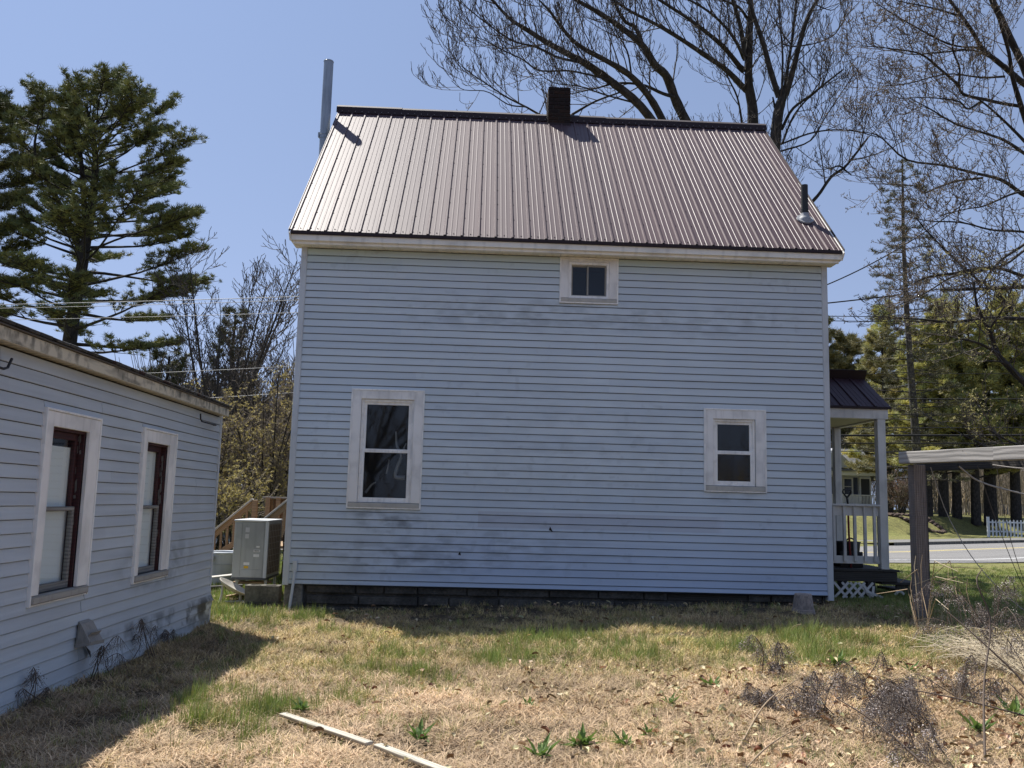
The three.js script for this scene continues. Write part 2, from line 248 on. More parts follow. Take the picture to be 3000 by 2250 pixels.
{
  const wall = grp('wall', house);
  const sh = new THREE.Shape([[0, -0.02], [W, -0.02], [W, H + 0.1], [0, H + 0.1]].map((p) => new THREE.Vector2(...p)));
  for (const { i: [a, b, c, d] } of HWIN) sh.holes.push(new THREE.Path([[a, c], [a, d], [b, d], [b, c]].map((p) => new THREE.Vector2(...p))));
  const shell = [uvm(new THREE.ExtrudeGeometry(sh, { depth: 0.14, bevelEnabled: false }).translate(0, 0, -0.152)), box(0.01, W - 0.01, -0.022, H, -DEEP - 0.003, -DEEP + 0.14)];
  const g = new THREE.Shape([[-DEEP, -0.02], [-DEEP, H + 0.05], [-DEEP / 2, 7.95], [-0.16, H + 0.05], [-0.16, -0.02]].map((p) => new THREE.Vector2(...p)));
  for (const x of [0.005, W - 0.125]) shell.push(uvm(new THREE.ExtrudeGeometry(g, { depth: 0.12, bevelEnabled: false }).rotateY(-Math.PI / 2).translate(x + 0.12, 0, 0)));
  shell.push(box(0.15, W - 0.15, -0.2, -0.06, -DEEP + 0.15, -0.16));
  part('sheathing', shell, mat(0.035, 0.037, 0.042, 0.9), wall);  // near-black colour stands in for deep shade in the lap gaps
  const r = rng(5), wave = (x, y) => 0.004 * (vnoise(x * 0.9, y * 1.3, 131) - 0.5) + 0.0025 * (vnoise(x * 4, y * 9, 133) - 0.5);
  const place = (x, y, o) => V(x, y, o);
  const cut = (x0, x1, y0, y1, seams, k) => {
    let spans = [[x0, x1]];
    for (const { o: [a, b, c, d] } of HWIN) if (y1 > c + 0.012 && y0 < d - 0.012) spans = spans.flatMap(([p, q]) => [[p, Math.min(q, a + 0.006)], [Math.max(p, b - 0.006), q]]).filter(([p, q]) => q - p > 0.02);
    spans = spans.flatMap(([p, q]) => { const s = seams.filter((v) => v > p + 0.15 && v < q - 0.15).sort((m, n) => m - n), e = [p, ...s, q]; return e.slice(1).map((v, i) => [e[i] - (i ? 0.012 : 0), v, i % 2]); });
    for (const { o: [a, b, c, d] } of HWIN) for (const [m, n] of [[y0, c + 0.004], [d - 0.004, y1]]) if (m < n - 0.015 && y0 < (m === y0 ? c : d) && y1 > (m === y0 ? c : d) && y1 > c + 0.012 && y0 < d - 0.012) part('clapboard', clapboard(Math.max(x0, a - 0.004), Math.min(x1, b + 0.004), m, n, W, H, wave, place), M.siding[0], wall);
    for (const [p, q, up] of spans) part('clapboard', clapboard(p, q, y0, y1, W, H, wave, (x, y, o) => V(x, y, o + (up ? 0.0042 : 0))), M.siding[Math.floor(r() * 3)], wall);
  };
  cut(0.07, W - 0.07, 0, LIP, [3.3], 0);
  let seams = [];
  for (let k = 0; k < 45; k++) {
    if (k % 2 === 0) seams = k === 8 ? [2.63] : r() < 0.62 ? [0.9 + r() * 2.2, ...(r() < 0.5 ? [4.3 + r() * 2.2] : [])] : [];
    const y0 = LIP + k * COURSE; cut(0.07, W - 0.07, y0, Math.min(y0 + COURSE, H), seams, k);
  }
  for (const s of [0, 1]) { const x = s ? W - 0.073 : -0.006; part('corner_trim', [rbox(x, x + 0.079, s ? -0.07 : -0.02, H, -0.09, 0.026, 0.005), rbox(s ? x - 0.006 : x + 0.074, s ? x + 0.004 : x + 0.085, 0, H, 0.001, 0.02, 0.002)], M.corner, house); }
}
// windows of the house
function paneGeo(x0, x1, y0, y1, z) { return uvm(new THREE.PlaneGeometry(x1 - x0, y1 - y0).translate((x0 + x1) / 2, (y0 + y1) / 2, z)); }
const rectFrame = (x0, x1, y0, y1, w, z0, z1, r = 0.004) => [rbox(x0, x0 + w, y0, y1, z0, z1, r), rbox(x1 - w, x1, y0, y1, z0, z1, r), rbox(x0 + w - 0.001, x1 - w + 0.001, y1 - w, y1, z0, z1 - 0.001, r), rbox(x0 + w - 0.001, x1 - w + 0.001, y0, y0 + w, z0, z1 - 0.001, r)];
HWIN.forEach(({ o, i }, k) => {
  const w = grp('window', house), [ox0, ox1, oy0, oy1] = o, [x0, x1, y0, y1] = i, sill = k < 2 ? y0 - oy0 : 0.078;
  part('casing', [rbox(ox0 + 0.02, x0, oy0 + sill, oy1 - 0.02, 0.0, 0.028), rbox(x1, ox1 - 0.02, oy0 + sill, oy1 - 0.02, 0, 0.028), rbox(x0 - 0.002, x1 + 0.002, y1, oy1 - 0.02, 0, 0.0265)], M.casing, w);
  part('edge_trim', rectFrame(ox0, ox1, oy0, oy1, 0.022, -0.002, 0.036), M.vinyl, w);
  part('sill', rbox(ox0 + 0.02, ox1 - 0.02, oy0 + 0.018, oy0 + sill - 0.004, 0.002, 0.04, 0.008), mat(0.50, 0.49, 0.46, 0.7, { map: T.grime }), w);
  const fm = k === 2 ? mat(0.30, 0.285, 0.25, 0.55) : M.vinyl, mid = k === 2 ? 0 : k === 0 ? 1.831 : 1.943;
  part('frame', rectFrame(x0, x1, y0, y1, 0.036, -0.09, k === 2 ? 0.014 : -0.005), k === 2 ? M.vinyl : fm, w);
  const a = x0 + 0.034, b = x1 - 0.034, c = y0 + 0.034, d = y1 - 0.034;
  if (k === 2) {
    const m = 4.092;
    for (const [p, q, z] of [[a, m + 0.012, -0.045], [m - 0.012, b, -0.02]]) { part('sash', rectFrame(p, q, c, d, 0.024, z - 0.02, z), fm, w); part('pane', paneGeo(p + 0.02, q - 0.02, c + 0.02, d - 0.02, z - 0.012), M.pane, w); }
  } else {
    part('upper_sash', rectFrame(a, b, mid - 0.02, d, 0.04, -0.055, -0.03), M.vinyl, w); part('pane', paneGeo(a + 0.035, b - 0.035, mid, d - 0.035, -0.045), M.pane, w);
    part('lower_sash', [...rectFrame(a, b, c, mid + 0.026, 0.034, -0.03, -0.008), rbox(a + 0.03, b - 0.03, mid - 0.026, mid + 0.0255, -0.03, -0.0075)], M.vinyl, w); part('pane', paneGeo(a + 0.03, b - 0.03, c + 0.03, mid - 0.01, -0.02), M.pane, w);
  }
  // the dim room behind: its darkness painted as a dark sheet behind the glass
  part('dim_room_sheet', box(x0 - 0.25, x1 + 0.25, y0 - 0.3, y1 + 0.02, -0.62, -0.60), k === 2 ? mat(0.02, 0.03, 0.055, 0.9) : M.dark, w);
});
// foundation: old stones and patches of concrete, darker under the siding
{
  const f = grp('foundation', house), r = rng(17);
  part('wall_core', [box(0.1, W - 0.06, -1.0, 0.0, -0.34, -0.12), box(0.1, 0.3, -1, 0, -DEEP, -0.3), box(W - 0.3, W - 0.1, -1, 0, -DEEP, -0.3), box(0.1, W - 0.1, -1, 0, -DEEP, -DEEP + 0.2)], M.stone, f);
  part('pier', rbox(0.02, 0.27, -0.7, -0.001, -0.25, -0.005, 0.02), M.concrete, f);
  for (let row = 0; row < 3; row++) for (let x = 0.3; x < W - 0.1;) { const w = Math.min(0.3 + r() * 0.55, W - 0.09 - x); if (!(x > 5.15 && x < 6.2 && row < 3 && w)) part('stone', rbox(x + 0.006, x + w - 0.006, -0.12 - row * 0.15 + (r() - 0.5) * 0.01, -0.006 - row * 0.15, -0.2, -0.055 - r() * 0.03, 0.016), M.stone, f); else if (row < 2) part('board', rbox(x, x + w + 0.1, -0.13 - row * 0.13, -0.02 - row * 0.13, -0.2, -0.1 - r() * 0.02, 0.004), M.woodDark, f); x += w; }
  const c = grp('conduit', house);
  part('cap_box', rbox(0.128, 0.188, 0.16, 0.31, 0.016, 0.06, 0.008), M.corner, c); part('pipe', tubeGeo([V(0.158, 0.17, 0.045), V(0.15, 0.0, 0.06), V(0.11, -0.45, 0.075)], 0.02), M.corner, c);
  // loose flaps and nail holes in the siding
  const flap = new Buf(); flap.tri(V(3.60, 0.80, 0.018), V(3.66, 0.775, 0.02), V(3.615, 0.85, 0.036)); flap.tri(V(2.36, 0.44, 0.018), V(2.4, 0.43, 0.02), V(2.385, 0.485, 0.034));
  part('torn_flap', flap.geo(), M.dark, house);
}
// roof: metal sheets with a tall rib each and two low ones, from the eave up to the ridge
{
  const E = V(0, 4.845, 0.32), K = V(0, 8.17, -3.12), up = K.clone().sub(E), L = up.length(), u = up.clone().normalize(), nn = V(0, -u.z, u.y), X0 = -0.13, X1 = 7.705, N = 33, p = (X1 - X0) / N;
  const roof = grp('roof', house);
  const prof = [[0, 0], [0.012, 0.019], [0.034, 0.019], [0.046, 0], [0.098, 0], [0.103, 0.004], [0.115, 0.004], [0.12, 0], [0.168, 0], [0.173, 0.004], [0.185, 0.004], [0.19, 0], [p + 0.002, 0]];
  const sheet = (sag) => { const b = new Buf(), S = 10; for (let j = 0; j < S; j++) for (let k = 0; k < prof.length - 1; k++) { const q = (i, [x, h]) => V(x, 0, 0).addScaledVector(u, L * i / S).addScaledVector(nn, h + sag * (vnoise(i * 1.7, x * 20, 141 + sag * 1e4) - 0.5)); b.quad(q(j, prof[k]), q(j, prof[k + 1]), q(j + 1, prof[k + 1]), q(j + 1, prof[k]), null, [prof[k][0] * 2, j * 0.2], [prof[k + 1][0] * 2, j * 0.2], [prof[k + 1][0] * 2, j * 0.2 + 0.2], [prof[k][0] * 2, j * 0.2 + 0.2]); } return b.geo(); };
  const roofs = [M.roof, ...[0.525, 0.56].map((q) => { const m = M.roof.clone(); m.roughness = q; m.color.multiplyScalar(q > 0.55 ? 1.08 : 0.95); return m; })];
  const kinds = [sheet(0.0002), sheet(0.0004), sheet(0.0006)];
  for (let i = 0; i < N; i++) { const o = part('roof_panel', kinds[i % 3], roofs[Math.floor(i / 4) % 3], roof); o.position.set(X0 + i * p, E.y, E.z); }
  const scr = []; for (let i = 0; i < N; i++) { for (let j = 0; j < 9; j++) scr.push(new THREE.CylinderGeometry(0.006, 0.007, 0.006, 6).rotateX(Math.PI / 4).translate(...V(X0 + i * p + 0.052, E.y, E.z).addScaledVector(u, 0.5 * j + 0.08).addScaledVector(nn, 0.004).toArray())); scr.push(new THREE.CylinderGeometry(0.008, 0.009, 0.006, 6).rotateX(Math.PI / 4).translate(...V(X0 + i * p + 0.145, E.y, E.z).addScaledVector(u, 0.07).addScaledVector(nn, 0.004).toArray())); }
  part('screws', scr, M.roofTrim, roof, 'stuff');
  const deck = bar(V((X0 + X1) / 2, E.y, E.z).addScaledVector(nn, -0.05).addScaledVector(u, 0.03), V((X0 + X1) / 2, K.y, K.z).addScaledVector(nn, -0.05), X1 - X0 - 0.02, 0.05, nn);
  part('roof_deck', deck, M.woodDark, roof);
  const back = bar(V((X0 + X1) / 2, K.y - 0.03, K.z - 0.01), V((X0 + X1) / 2, E.y - 0.03, 2 * K.z - E.z), X1 - X0, 0.05, V(0, 0.7, -0.7));
  part('rear_slope', back, M.roof, roof);
  const rail = (y, z, h, t, x0, x1) => rbox(x0, x1, y, y + h, z - t, z, 0.005);
  part('drip_edge', [rail(4.795, 0.335, 0.05, 0.03, X0 - 0.006, X1 + 0.006)], M.roofTrim, house);
  part('fascia', rail(4.712, 0.305, 0.086, 0.03, X0 + 0.01, X1 - 0.005), M.fascia, house);
  part('crown_board', rail(4.672, 0.262, 0.06, 0.05, X0 + 0.05, X1 - 0.045), M.fascia, house);
  for (let i = 0; i < 74; i++) { const w = (W + 0.1) / 74, x = -0.05 + i * w; part('soffit_panel', [box(x + 0.004, x + w - 0.004, 4.694, 4.704, 0.0, 0.23), box(x + 0.001, x + 0.003, 4.690, 4.704, 0.0, 0.23)], M.fascia, house); }
  part('eave_filler', [box(X0 + 0.02, X1 - 0.02, 4.706, 4.79, -0.1, 0.27)], M.fascia, house);
  // rake edges on both gables, and the end returns of the eave
  for (const x of [X0, X1]) part('rake_board', [bar(V(x + (x < 0 ? 0.016 : -0.016), E.y - 0.10, E.z + 0.02), V(x + (x < 0 ? 0.016 : -0.016), K.y - 0.10, K.z), 0.02, 0.13, nn), bar(V(x + (x < 0 ? 0.016 : -0.016), K.y - 0.1, K.z), V(x + (x < 0 ? 0.016 : -0.016), E.y - 0.1, 2 * K.z - E.z), 0.02, 0.13, nn)], M.fascia, house);
  for (const x of [X0, X1]) part('rake_trim', bar(V(x, E.y - 0.02, E.z + 0.012), V(x, K.y - 0.02, K.z), 0.012, 0.07, nn), x < 0 ? M.roof : M.roofTrim, house);
  // ridge cap in overlapping lengths
  for (const [a, b, dy] of [[X0 - 0.03, 1.02, 0.016], [0.98, 3.66, 0.005], [4.08, 4.75, 0.012], [4.7, X1 + 0.03, 0.002]]) {
    const s = new Buf(), top = V(0, K.y + 0.09 + dy, K.z), lip = K.clone().addScaledVector(u, -0.14).addScaledVector(nn, 0.016), f = lip.clone().add(V(0, 0.105 + dy, -0.012)), g = V(0, f.y, 2 * K.z - f.z), at = (v, x) => V(x, v.y, v.z);
    for (const [A, B] of [[lip, f], [f, top], [top, g]]) s.quad(at(A, a), at(A, b), at(B, b), at(B, a)); for (const x of [a, b]) s.tri(at(f, x), at(top, x), at(g, x));
    part('ridge_cap', s.geo(), M.roofTrim, roof);
  }
  const closers = []; for (let i = 0; i < N * 2; i++) closers.push(uvm(new THREE.SphereGeometry(0.007, 5, 4).translate(...V(X0 + 0.08 + i * p / 2, K.y, K.z).addScaledVector(u, -0.135).addScaledVector(nn, 0.045).toArray()))); part('cap_screws', closers, mat(0.4, 0.38, 0.37, 0.4), roof, 'stuff');
}
// brick chimney astride the ridge
{
  const ch = grp('chimney', house), x0 = 3.672, x1 = 4.090, z1 = -2.93, z0 = -3.36, y0 = 7.6, top = 8.72, r = rng(23), ch_h = 0.0715, rows = Math.floor((top - y0) / ch_h);
  part('core', box(x0 + 0.012, x1 - 0.012, y0, top - 0.012, z0 + 0.012, z1 - 0.012), M.mortar, ch);
  const shapes = new Map(), brickGeo = (w, d) => { const k = w.toFixed(3) + d.toFixed(3); if (!shapes.has(k)) shapes.set(k, uvm(new RoundedBoxGeometry(w, 0.06, d, 1, 0.006))); return shapes.get(k); };
  for (let j = 0; j < rows; j++) {
    const y = top - (j + 0.5) * ch_h, lay = (x, z, w, d) => { const b = part('brick', brickGeo(w, d), M.brick[Math.floor(r() * 3)], ch); b.position.set(x + (r() - 0.5) * 0.004, y, z + (r() - 0.5) * 0.005); };
    const cutsX = j % 2 ? [0, 0.098, 0.31, x1 - x0] : [0, 0.205, x1 - x0];
    for (const z of [z1 - 0.045, z0 + 0.045]) for (let k = 0; k < cutsX.length - 1; k++) lay(x0 + (cutsX[k] + cutsX[k + 1]) / 2, z, cutsX[k + 1] - cutsX[k] - 0.011, 0.09);
    const zz = [z0 + 0.092, (z0 + z1) / 2, z1 - 0.092];
    for (const x of [x0 + 0.045, x1 - 0.045]) for (let k = 0; k < 2; k++) lay(x, (zz[k] + zz[k + 1]) / 2, 0.088, zz[k + 1] - zz[k] - 0.01);
  }
  part('flashing', [box(x0 - 0.015, x1 + 0.015, 7.9, 8.02, z1 - 0.01, z1 + 0.012)], M.roofTrim, ch);
  // tall blue-grey flue pipe up the gable wall
  const fl = grp('flue_pipe', house), pm = mat(0.33, 0.41, 0.52, 0.38, { map: rep(T.grime, 1.5) });
  part('pipe_length', new THREE.CylinderGeometry(0.086, 0.086, 1.42, 32, 1, true).translate(-0.325, 8.29, -2.9), pm, fl); part('pipe_length', new THREE.CylinderGeometry(0.084, 0.084, 7.4, 32, 1, true).translate(-0.325, 3.9, -2.9), pm, fl);
  part('joint_ring', [7.6, 7.53, 8.985].map((y) => new THREE.TorusGeometry(0.086, 0.006, 8, 32).rotateX(Math.PI / 2).translate(-0.325, y, -2.9)), pm, fl);
  part('bracket', [rbox(-0.325, 0.0, 7.60, 7.65, -2.91, -2.89, 0.003), rbox(-0.44, -0.41, 7.55, 7.64, -2.93, -2.87, 0.004)], pm, fl);
  // vent stack through the roof near the eave
  const vs = grp('vent_pipe', house);
  part('pipe', [new THREE.CylinderGeometry(0.052, 0.052, 0.72, 24).translate(7.41, 5.69, -0.36), new THREE.CylinderGeometry(0.056, 0.056, 0.1, 24).translate(7.41, 5.62, -0.36)], M.black, vs);
  part('boot', [new THREE.LatheGeometry([[0.098, -0.085], [0.098, -0.03], [0.085, 0.0], [0.066, 0.025], [0.06, 0.07]].map((q) => new THREE.Vector2(...q)), 28).translate(7.41, 5.535, -0.36), uvm(new THREE.CylinderGeometry(0.125, 0.13, 0.02, 24).rotateX(0.78).translate(7.41, 5.515, -0.345))], mat(0.33, 0.335, 0.345, 0.6), vs);
}
// ---------- porch at the house's far corner (a part of the house) ----------
{
  const p = grp('porch', house), wh = M.white, pr = mat(0.058, 0.028, 0.038, 0.6), z0 = -1.07, z1 = -0.94;
  const post = (x, z, y0, y1, s = 0.125) => part('post', rbox(x - s / 2, x + s / 2, y0, y1, z - s / 2, z + s / 2, 0.008), wh, p);
  post(8.765, -1.0, 0.31, 2.58); post(8.80, -2.75, 0.31, 2.60, 0.115); post(7.66, -2.75, 0.31, 2.60, 0.11);
  part('beam', [rbox(7.575, 8.87, 2.58, 2.738, -1.03, -0.93, 0.006), rbox(8.77, 8.868, 2.58, 2.737, -2.8, -1.03, 0.006), rbox(7.575, 8.87, 2.58, 2.737, -2.86, -2.76, 0.006)], wh, p);
  part('ceiling', box(7.58, 8.77, 2.60, 2.62, -2.76, -1.03), mat(0.62, 0.59, 0.5, 0.7), p);
  part('ceiling_ring', new THREE.TorusGeometry(0.11, 0.01, 6, 24).rotateX(Math.PI / 2).translate(8.0, 2.592, -1.4), M.woodDark, p);
  const E = V(0, 2.76, -0.90), K = V(0, 3.35, -1.88), u = K.clone().sub(E).normalize(), L = K.distanceTo(E), nn = V(0, -u.z, u.y);
  const prof = [[0, 0], [0.012, 0.02], [0.034, 0.02], [0.046, 0], [0.098, 0], [0.103, 0.004], [0.115, 0.004], [0.12, 0], [0.168, 0], [0.173, 0.004], [0.185, 0.004], [0.19, 0], [0.2665, 0]];
  const b = new Buf(); for (let k = 0; k < prof.length - 1; k++) { const q = (t, [x, h]) => V(x, 0, 0).addScaledVector(u, t).addScaledVector(nn, h); b.quad(q(0, prof[k]), q(0, prof[k + 1]), q(L, prof[k + 1]), q(L, prof[k])); }
  const g = b.geo(); for (let i = 0; i < 5; i++) part('roof_panel', g, pr, p).position.set(7.585 + i * 0.2645, E.y, E.z);
  part('rear_slope', bar(V(8.245, K.y - 0.02, K.z - 0.01), V(8.245, E.y - 0.02, 2 * K.z - E.z), 1.32, 0.04, V(0, 0.8, -0.6)), M.roof, p);
  part('drip_edge', rbox(7.58, 8.915, 2.728, 2.768, -0.925, -0.895, 0.004), M.roofTrim, p);
  part('ridge_cap', [bar(V(7.58, K.y + 0.03, K.z + 0.07), V(8.93, K.y + 0.03, K.z + 0.07), 0.02, 0.2, nn), bar(V(7.58, K.y + 0.03, K.z - 0.07), V(8.93, K.y + 0.03, K.z - 0.07), 0.02, 0.2, V(0, -u.z, -u.y))], M.roofTrim, p);
  const gs = new THREE.Shape([[1.05, 2.74], [2.72, 2.74], [1.88, 3.26]].map((q) => new THREE.Vector2(-q[0], q[1])));
  part('gable', uvm(new THREE.ExtrudeGeometry(gs, { depth: 0.04, bevelEnabled: false }).rotateY(-Math.PI / 2).translate(8.86, 0, 0)), wh, p);
  part('top_rail', [rbox(7.58, 8.70, 1.245, 1.275, -1.06, -0.92, 0.006), rbox(7.58, 8.70, 1.10, 1.243, -1.015, -0.98, 0.005)], wh, p);
  part('bottom_rail', rbox(7.58, 8.70, 0.385, 0.50, -1.015, -0.985, 0.005), wh, p);
  part('top_rail', rbox(7.58, 8.75, 1.20, 1.26, -2.8, -2.74, 0.005), wh, p);
  for (const x of [7.70, 7.85, 8.0, 8.16, 8.32, 8.475, 8.625]) part('baluster', rbox(x - 0.022, x + 0.022, 0.42, 1.242, -0.984, -0.945, 0.004), wh, p);
  for (const x of [8.0, 8.3, 8.6]) part('baluster', rbox(x - 0.02, x + 0.02, 0.4, 1.2, -2.79, -2.75, 0.004), wh, p);
  for (let i = 0; i < 14; i++) part('floor_board', rbox(7.58, 8.98, 0.275, 0.308, -0.93 - (i + 1) * 0.143, -0.93 - i * 0.143 - 0.006, 0.005), M.woodDark, p);
  part('rim_joist', [rbox(7.58, 8.95, 0.125, 0.272, -1.0, -0.955, 0.006), rbox(8.90, 8.945, 0.125, 0.272, -2.9, -1.0, 0.006)], M.woodDark, p);
  part('leg', rbox(8.5, 8.62, -0.5, 0.124, -1.09, -0.97, 0.006), M.woodDark, p); part('leg', rbox(8.8, 8.92, -0.5, 0.124, -2.85, -2.73, 0.006), M.woodDark, p);
  part('tread', rbox(8.72, 9.36, 0.085, 0.125, -2.2, -0.98, 0.006), M.woodDark, p); part('tread', rbox(9.2, 9.66, -0.07, -0.03, -2.2, -0.98, 0.006), M.woodDark, p);
  part('stringer', [rbox(8.96, 9.25, -0.4, 0.083, -1.06, -1.02, 0.004), rbox(9.25, 9.58, -0.4, -0.072, -1.06, -1.02, 0.004)], M.woodDark, p);
  // broken white lattice under the floor
  const slat = (x0, y0, x1, y1, z) => part('lattice_slat', bar(V(x0, y0, z), V(x1, y1, z), 0.01, 0.038, V(0, 0, 1).cross(V(x1 - x0, y1 - y0, 0)).normalize()), M.white, p);
  for (let i = 0; i < 4; i++) { const x = 7.98 + i * 0.125; slat(x, -0.12, x + 0.22, 0.11, -0.955); slat(x, 0.11, x + 0.2, -0.12, -0.968); }
  slat(8.42, 0.08, 8.56, -0.1, -0.95); slat(8.45, -0.01, 8.72, -0.11, -0.94); slat(8.58, 0.06, 8.56, -0.10, -0.953); slat(8.90, -0.06, 8.97, 0.0, -0.955); slat(8.97, 0.0, 9.05, -0.05, -0.953);
  // what stands on the porch
  const s = thing('shovel', 'snow shovel with a black hand grip and a red shaft leaning on the porch railing', 'shovel', 8.2, 0.31, -1.22);
  part('shaft', tubeGeo([V(0.16, 0.0, 0), V(0.11, 0.5, 0.06), V(0.075, 0.96, 0.13)], 0.016), mat(0.24, 0.03, 0.03, 0.5), s);
  part('grip', new Buf().tube([V(0.075, 0.95, 0.13), V(0.06, 1.06, 0.14), V(-0.01, 1.14, 0.15), V(-0.0, 1.18, 0.15), V(0.11, 1.18, 0.15), V(0.12, 1.14, 0.15), V(0.06, 1.06, 0.14)], [0.016, 0.016, 0.014, 0.014, 0.014, 0.014, 0.014], 8, true).geo(), M.black, s);
  part('blade', rbox(0.0, 0.36, -0.0, 0.24, -0.05, -0.02, 0.01), M.black, s);
  const c = thing('porch_chair', 'dark wooden chair standing on the porch behind the balusters', 'chair', 7.86, 0.31, -1.75);
  part('seat', rbox(-0.24, 0.24, 0.42, 0.46, -0.24, 0.24, 0.012), M.black, c); part('backrest', [rbox(-0.24, -0.19, 0.44, 0.86, -0.24, -0.2), rbox(0.19, 0.24, 0.44, 0.86, -0.24, -0.2), rbox(-0.19, 0.19, 0.72, 0.86, -0.235, -0.21)], M.black, c);
  for (const [x, z] of [[-0.21, -0.21], [0.21, -0.21], [-0.21, 0.21], [0.21, 0.21]]) part('leg', rbox(x - 0.02, x + 0.02, 0, 0.42, z - 0.02, z + 0.02), M.black, c);
  for (const x of [-0.23, 0.23]) part('armrest', [rbox(x - 0.03, x + 0.03, 0.63, 0.66, -0.2, 0.24), rbox(x - 0.02, x + 0.02, 0.46, 0.63, 0.18, 0.22)], M.black, c);
  const t = thing('storage_tub', 'black open tub on the porch floor beside the dark chair', 'tub', 8.42, 0.31, -1.6);
  part('shell', new THREE.LatheGeometry([[0, 0], [0.2, 0], [0.235, 0.36], [0.25, 0.38], [0.225, 0.38], [0.2, 0.05], [0, 0.04]].map((q) => new THREE.Vector2(...q)), 28), M.black, t);
  part('handle', new THREE.TorusGeometry(0.07, 0.012, 6, 16, Math.PI).translate(0.0, 0.37, 0.235), M.black, t);
  const l = thing('porch_lantern', 'small white glass globe on the porch rail beside the house corner', 'ornament', 7.80, 1.275, -0.99);
  part('globe', new THREE.LatheGeometry([[0, 0], [0.03, 0], [0.035, 0.02], [0.03, 0.03], [0.055, 0.07], [0.06, 0.1], [0.045, 0.14], [0.02, 0.165], [0.024, 0.175], [0, 0.18]].map((q) => new THREE.Vector2(...q)), 20), mat(0.82, 0.82, 0.82, 0.2), l);
}
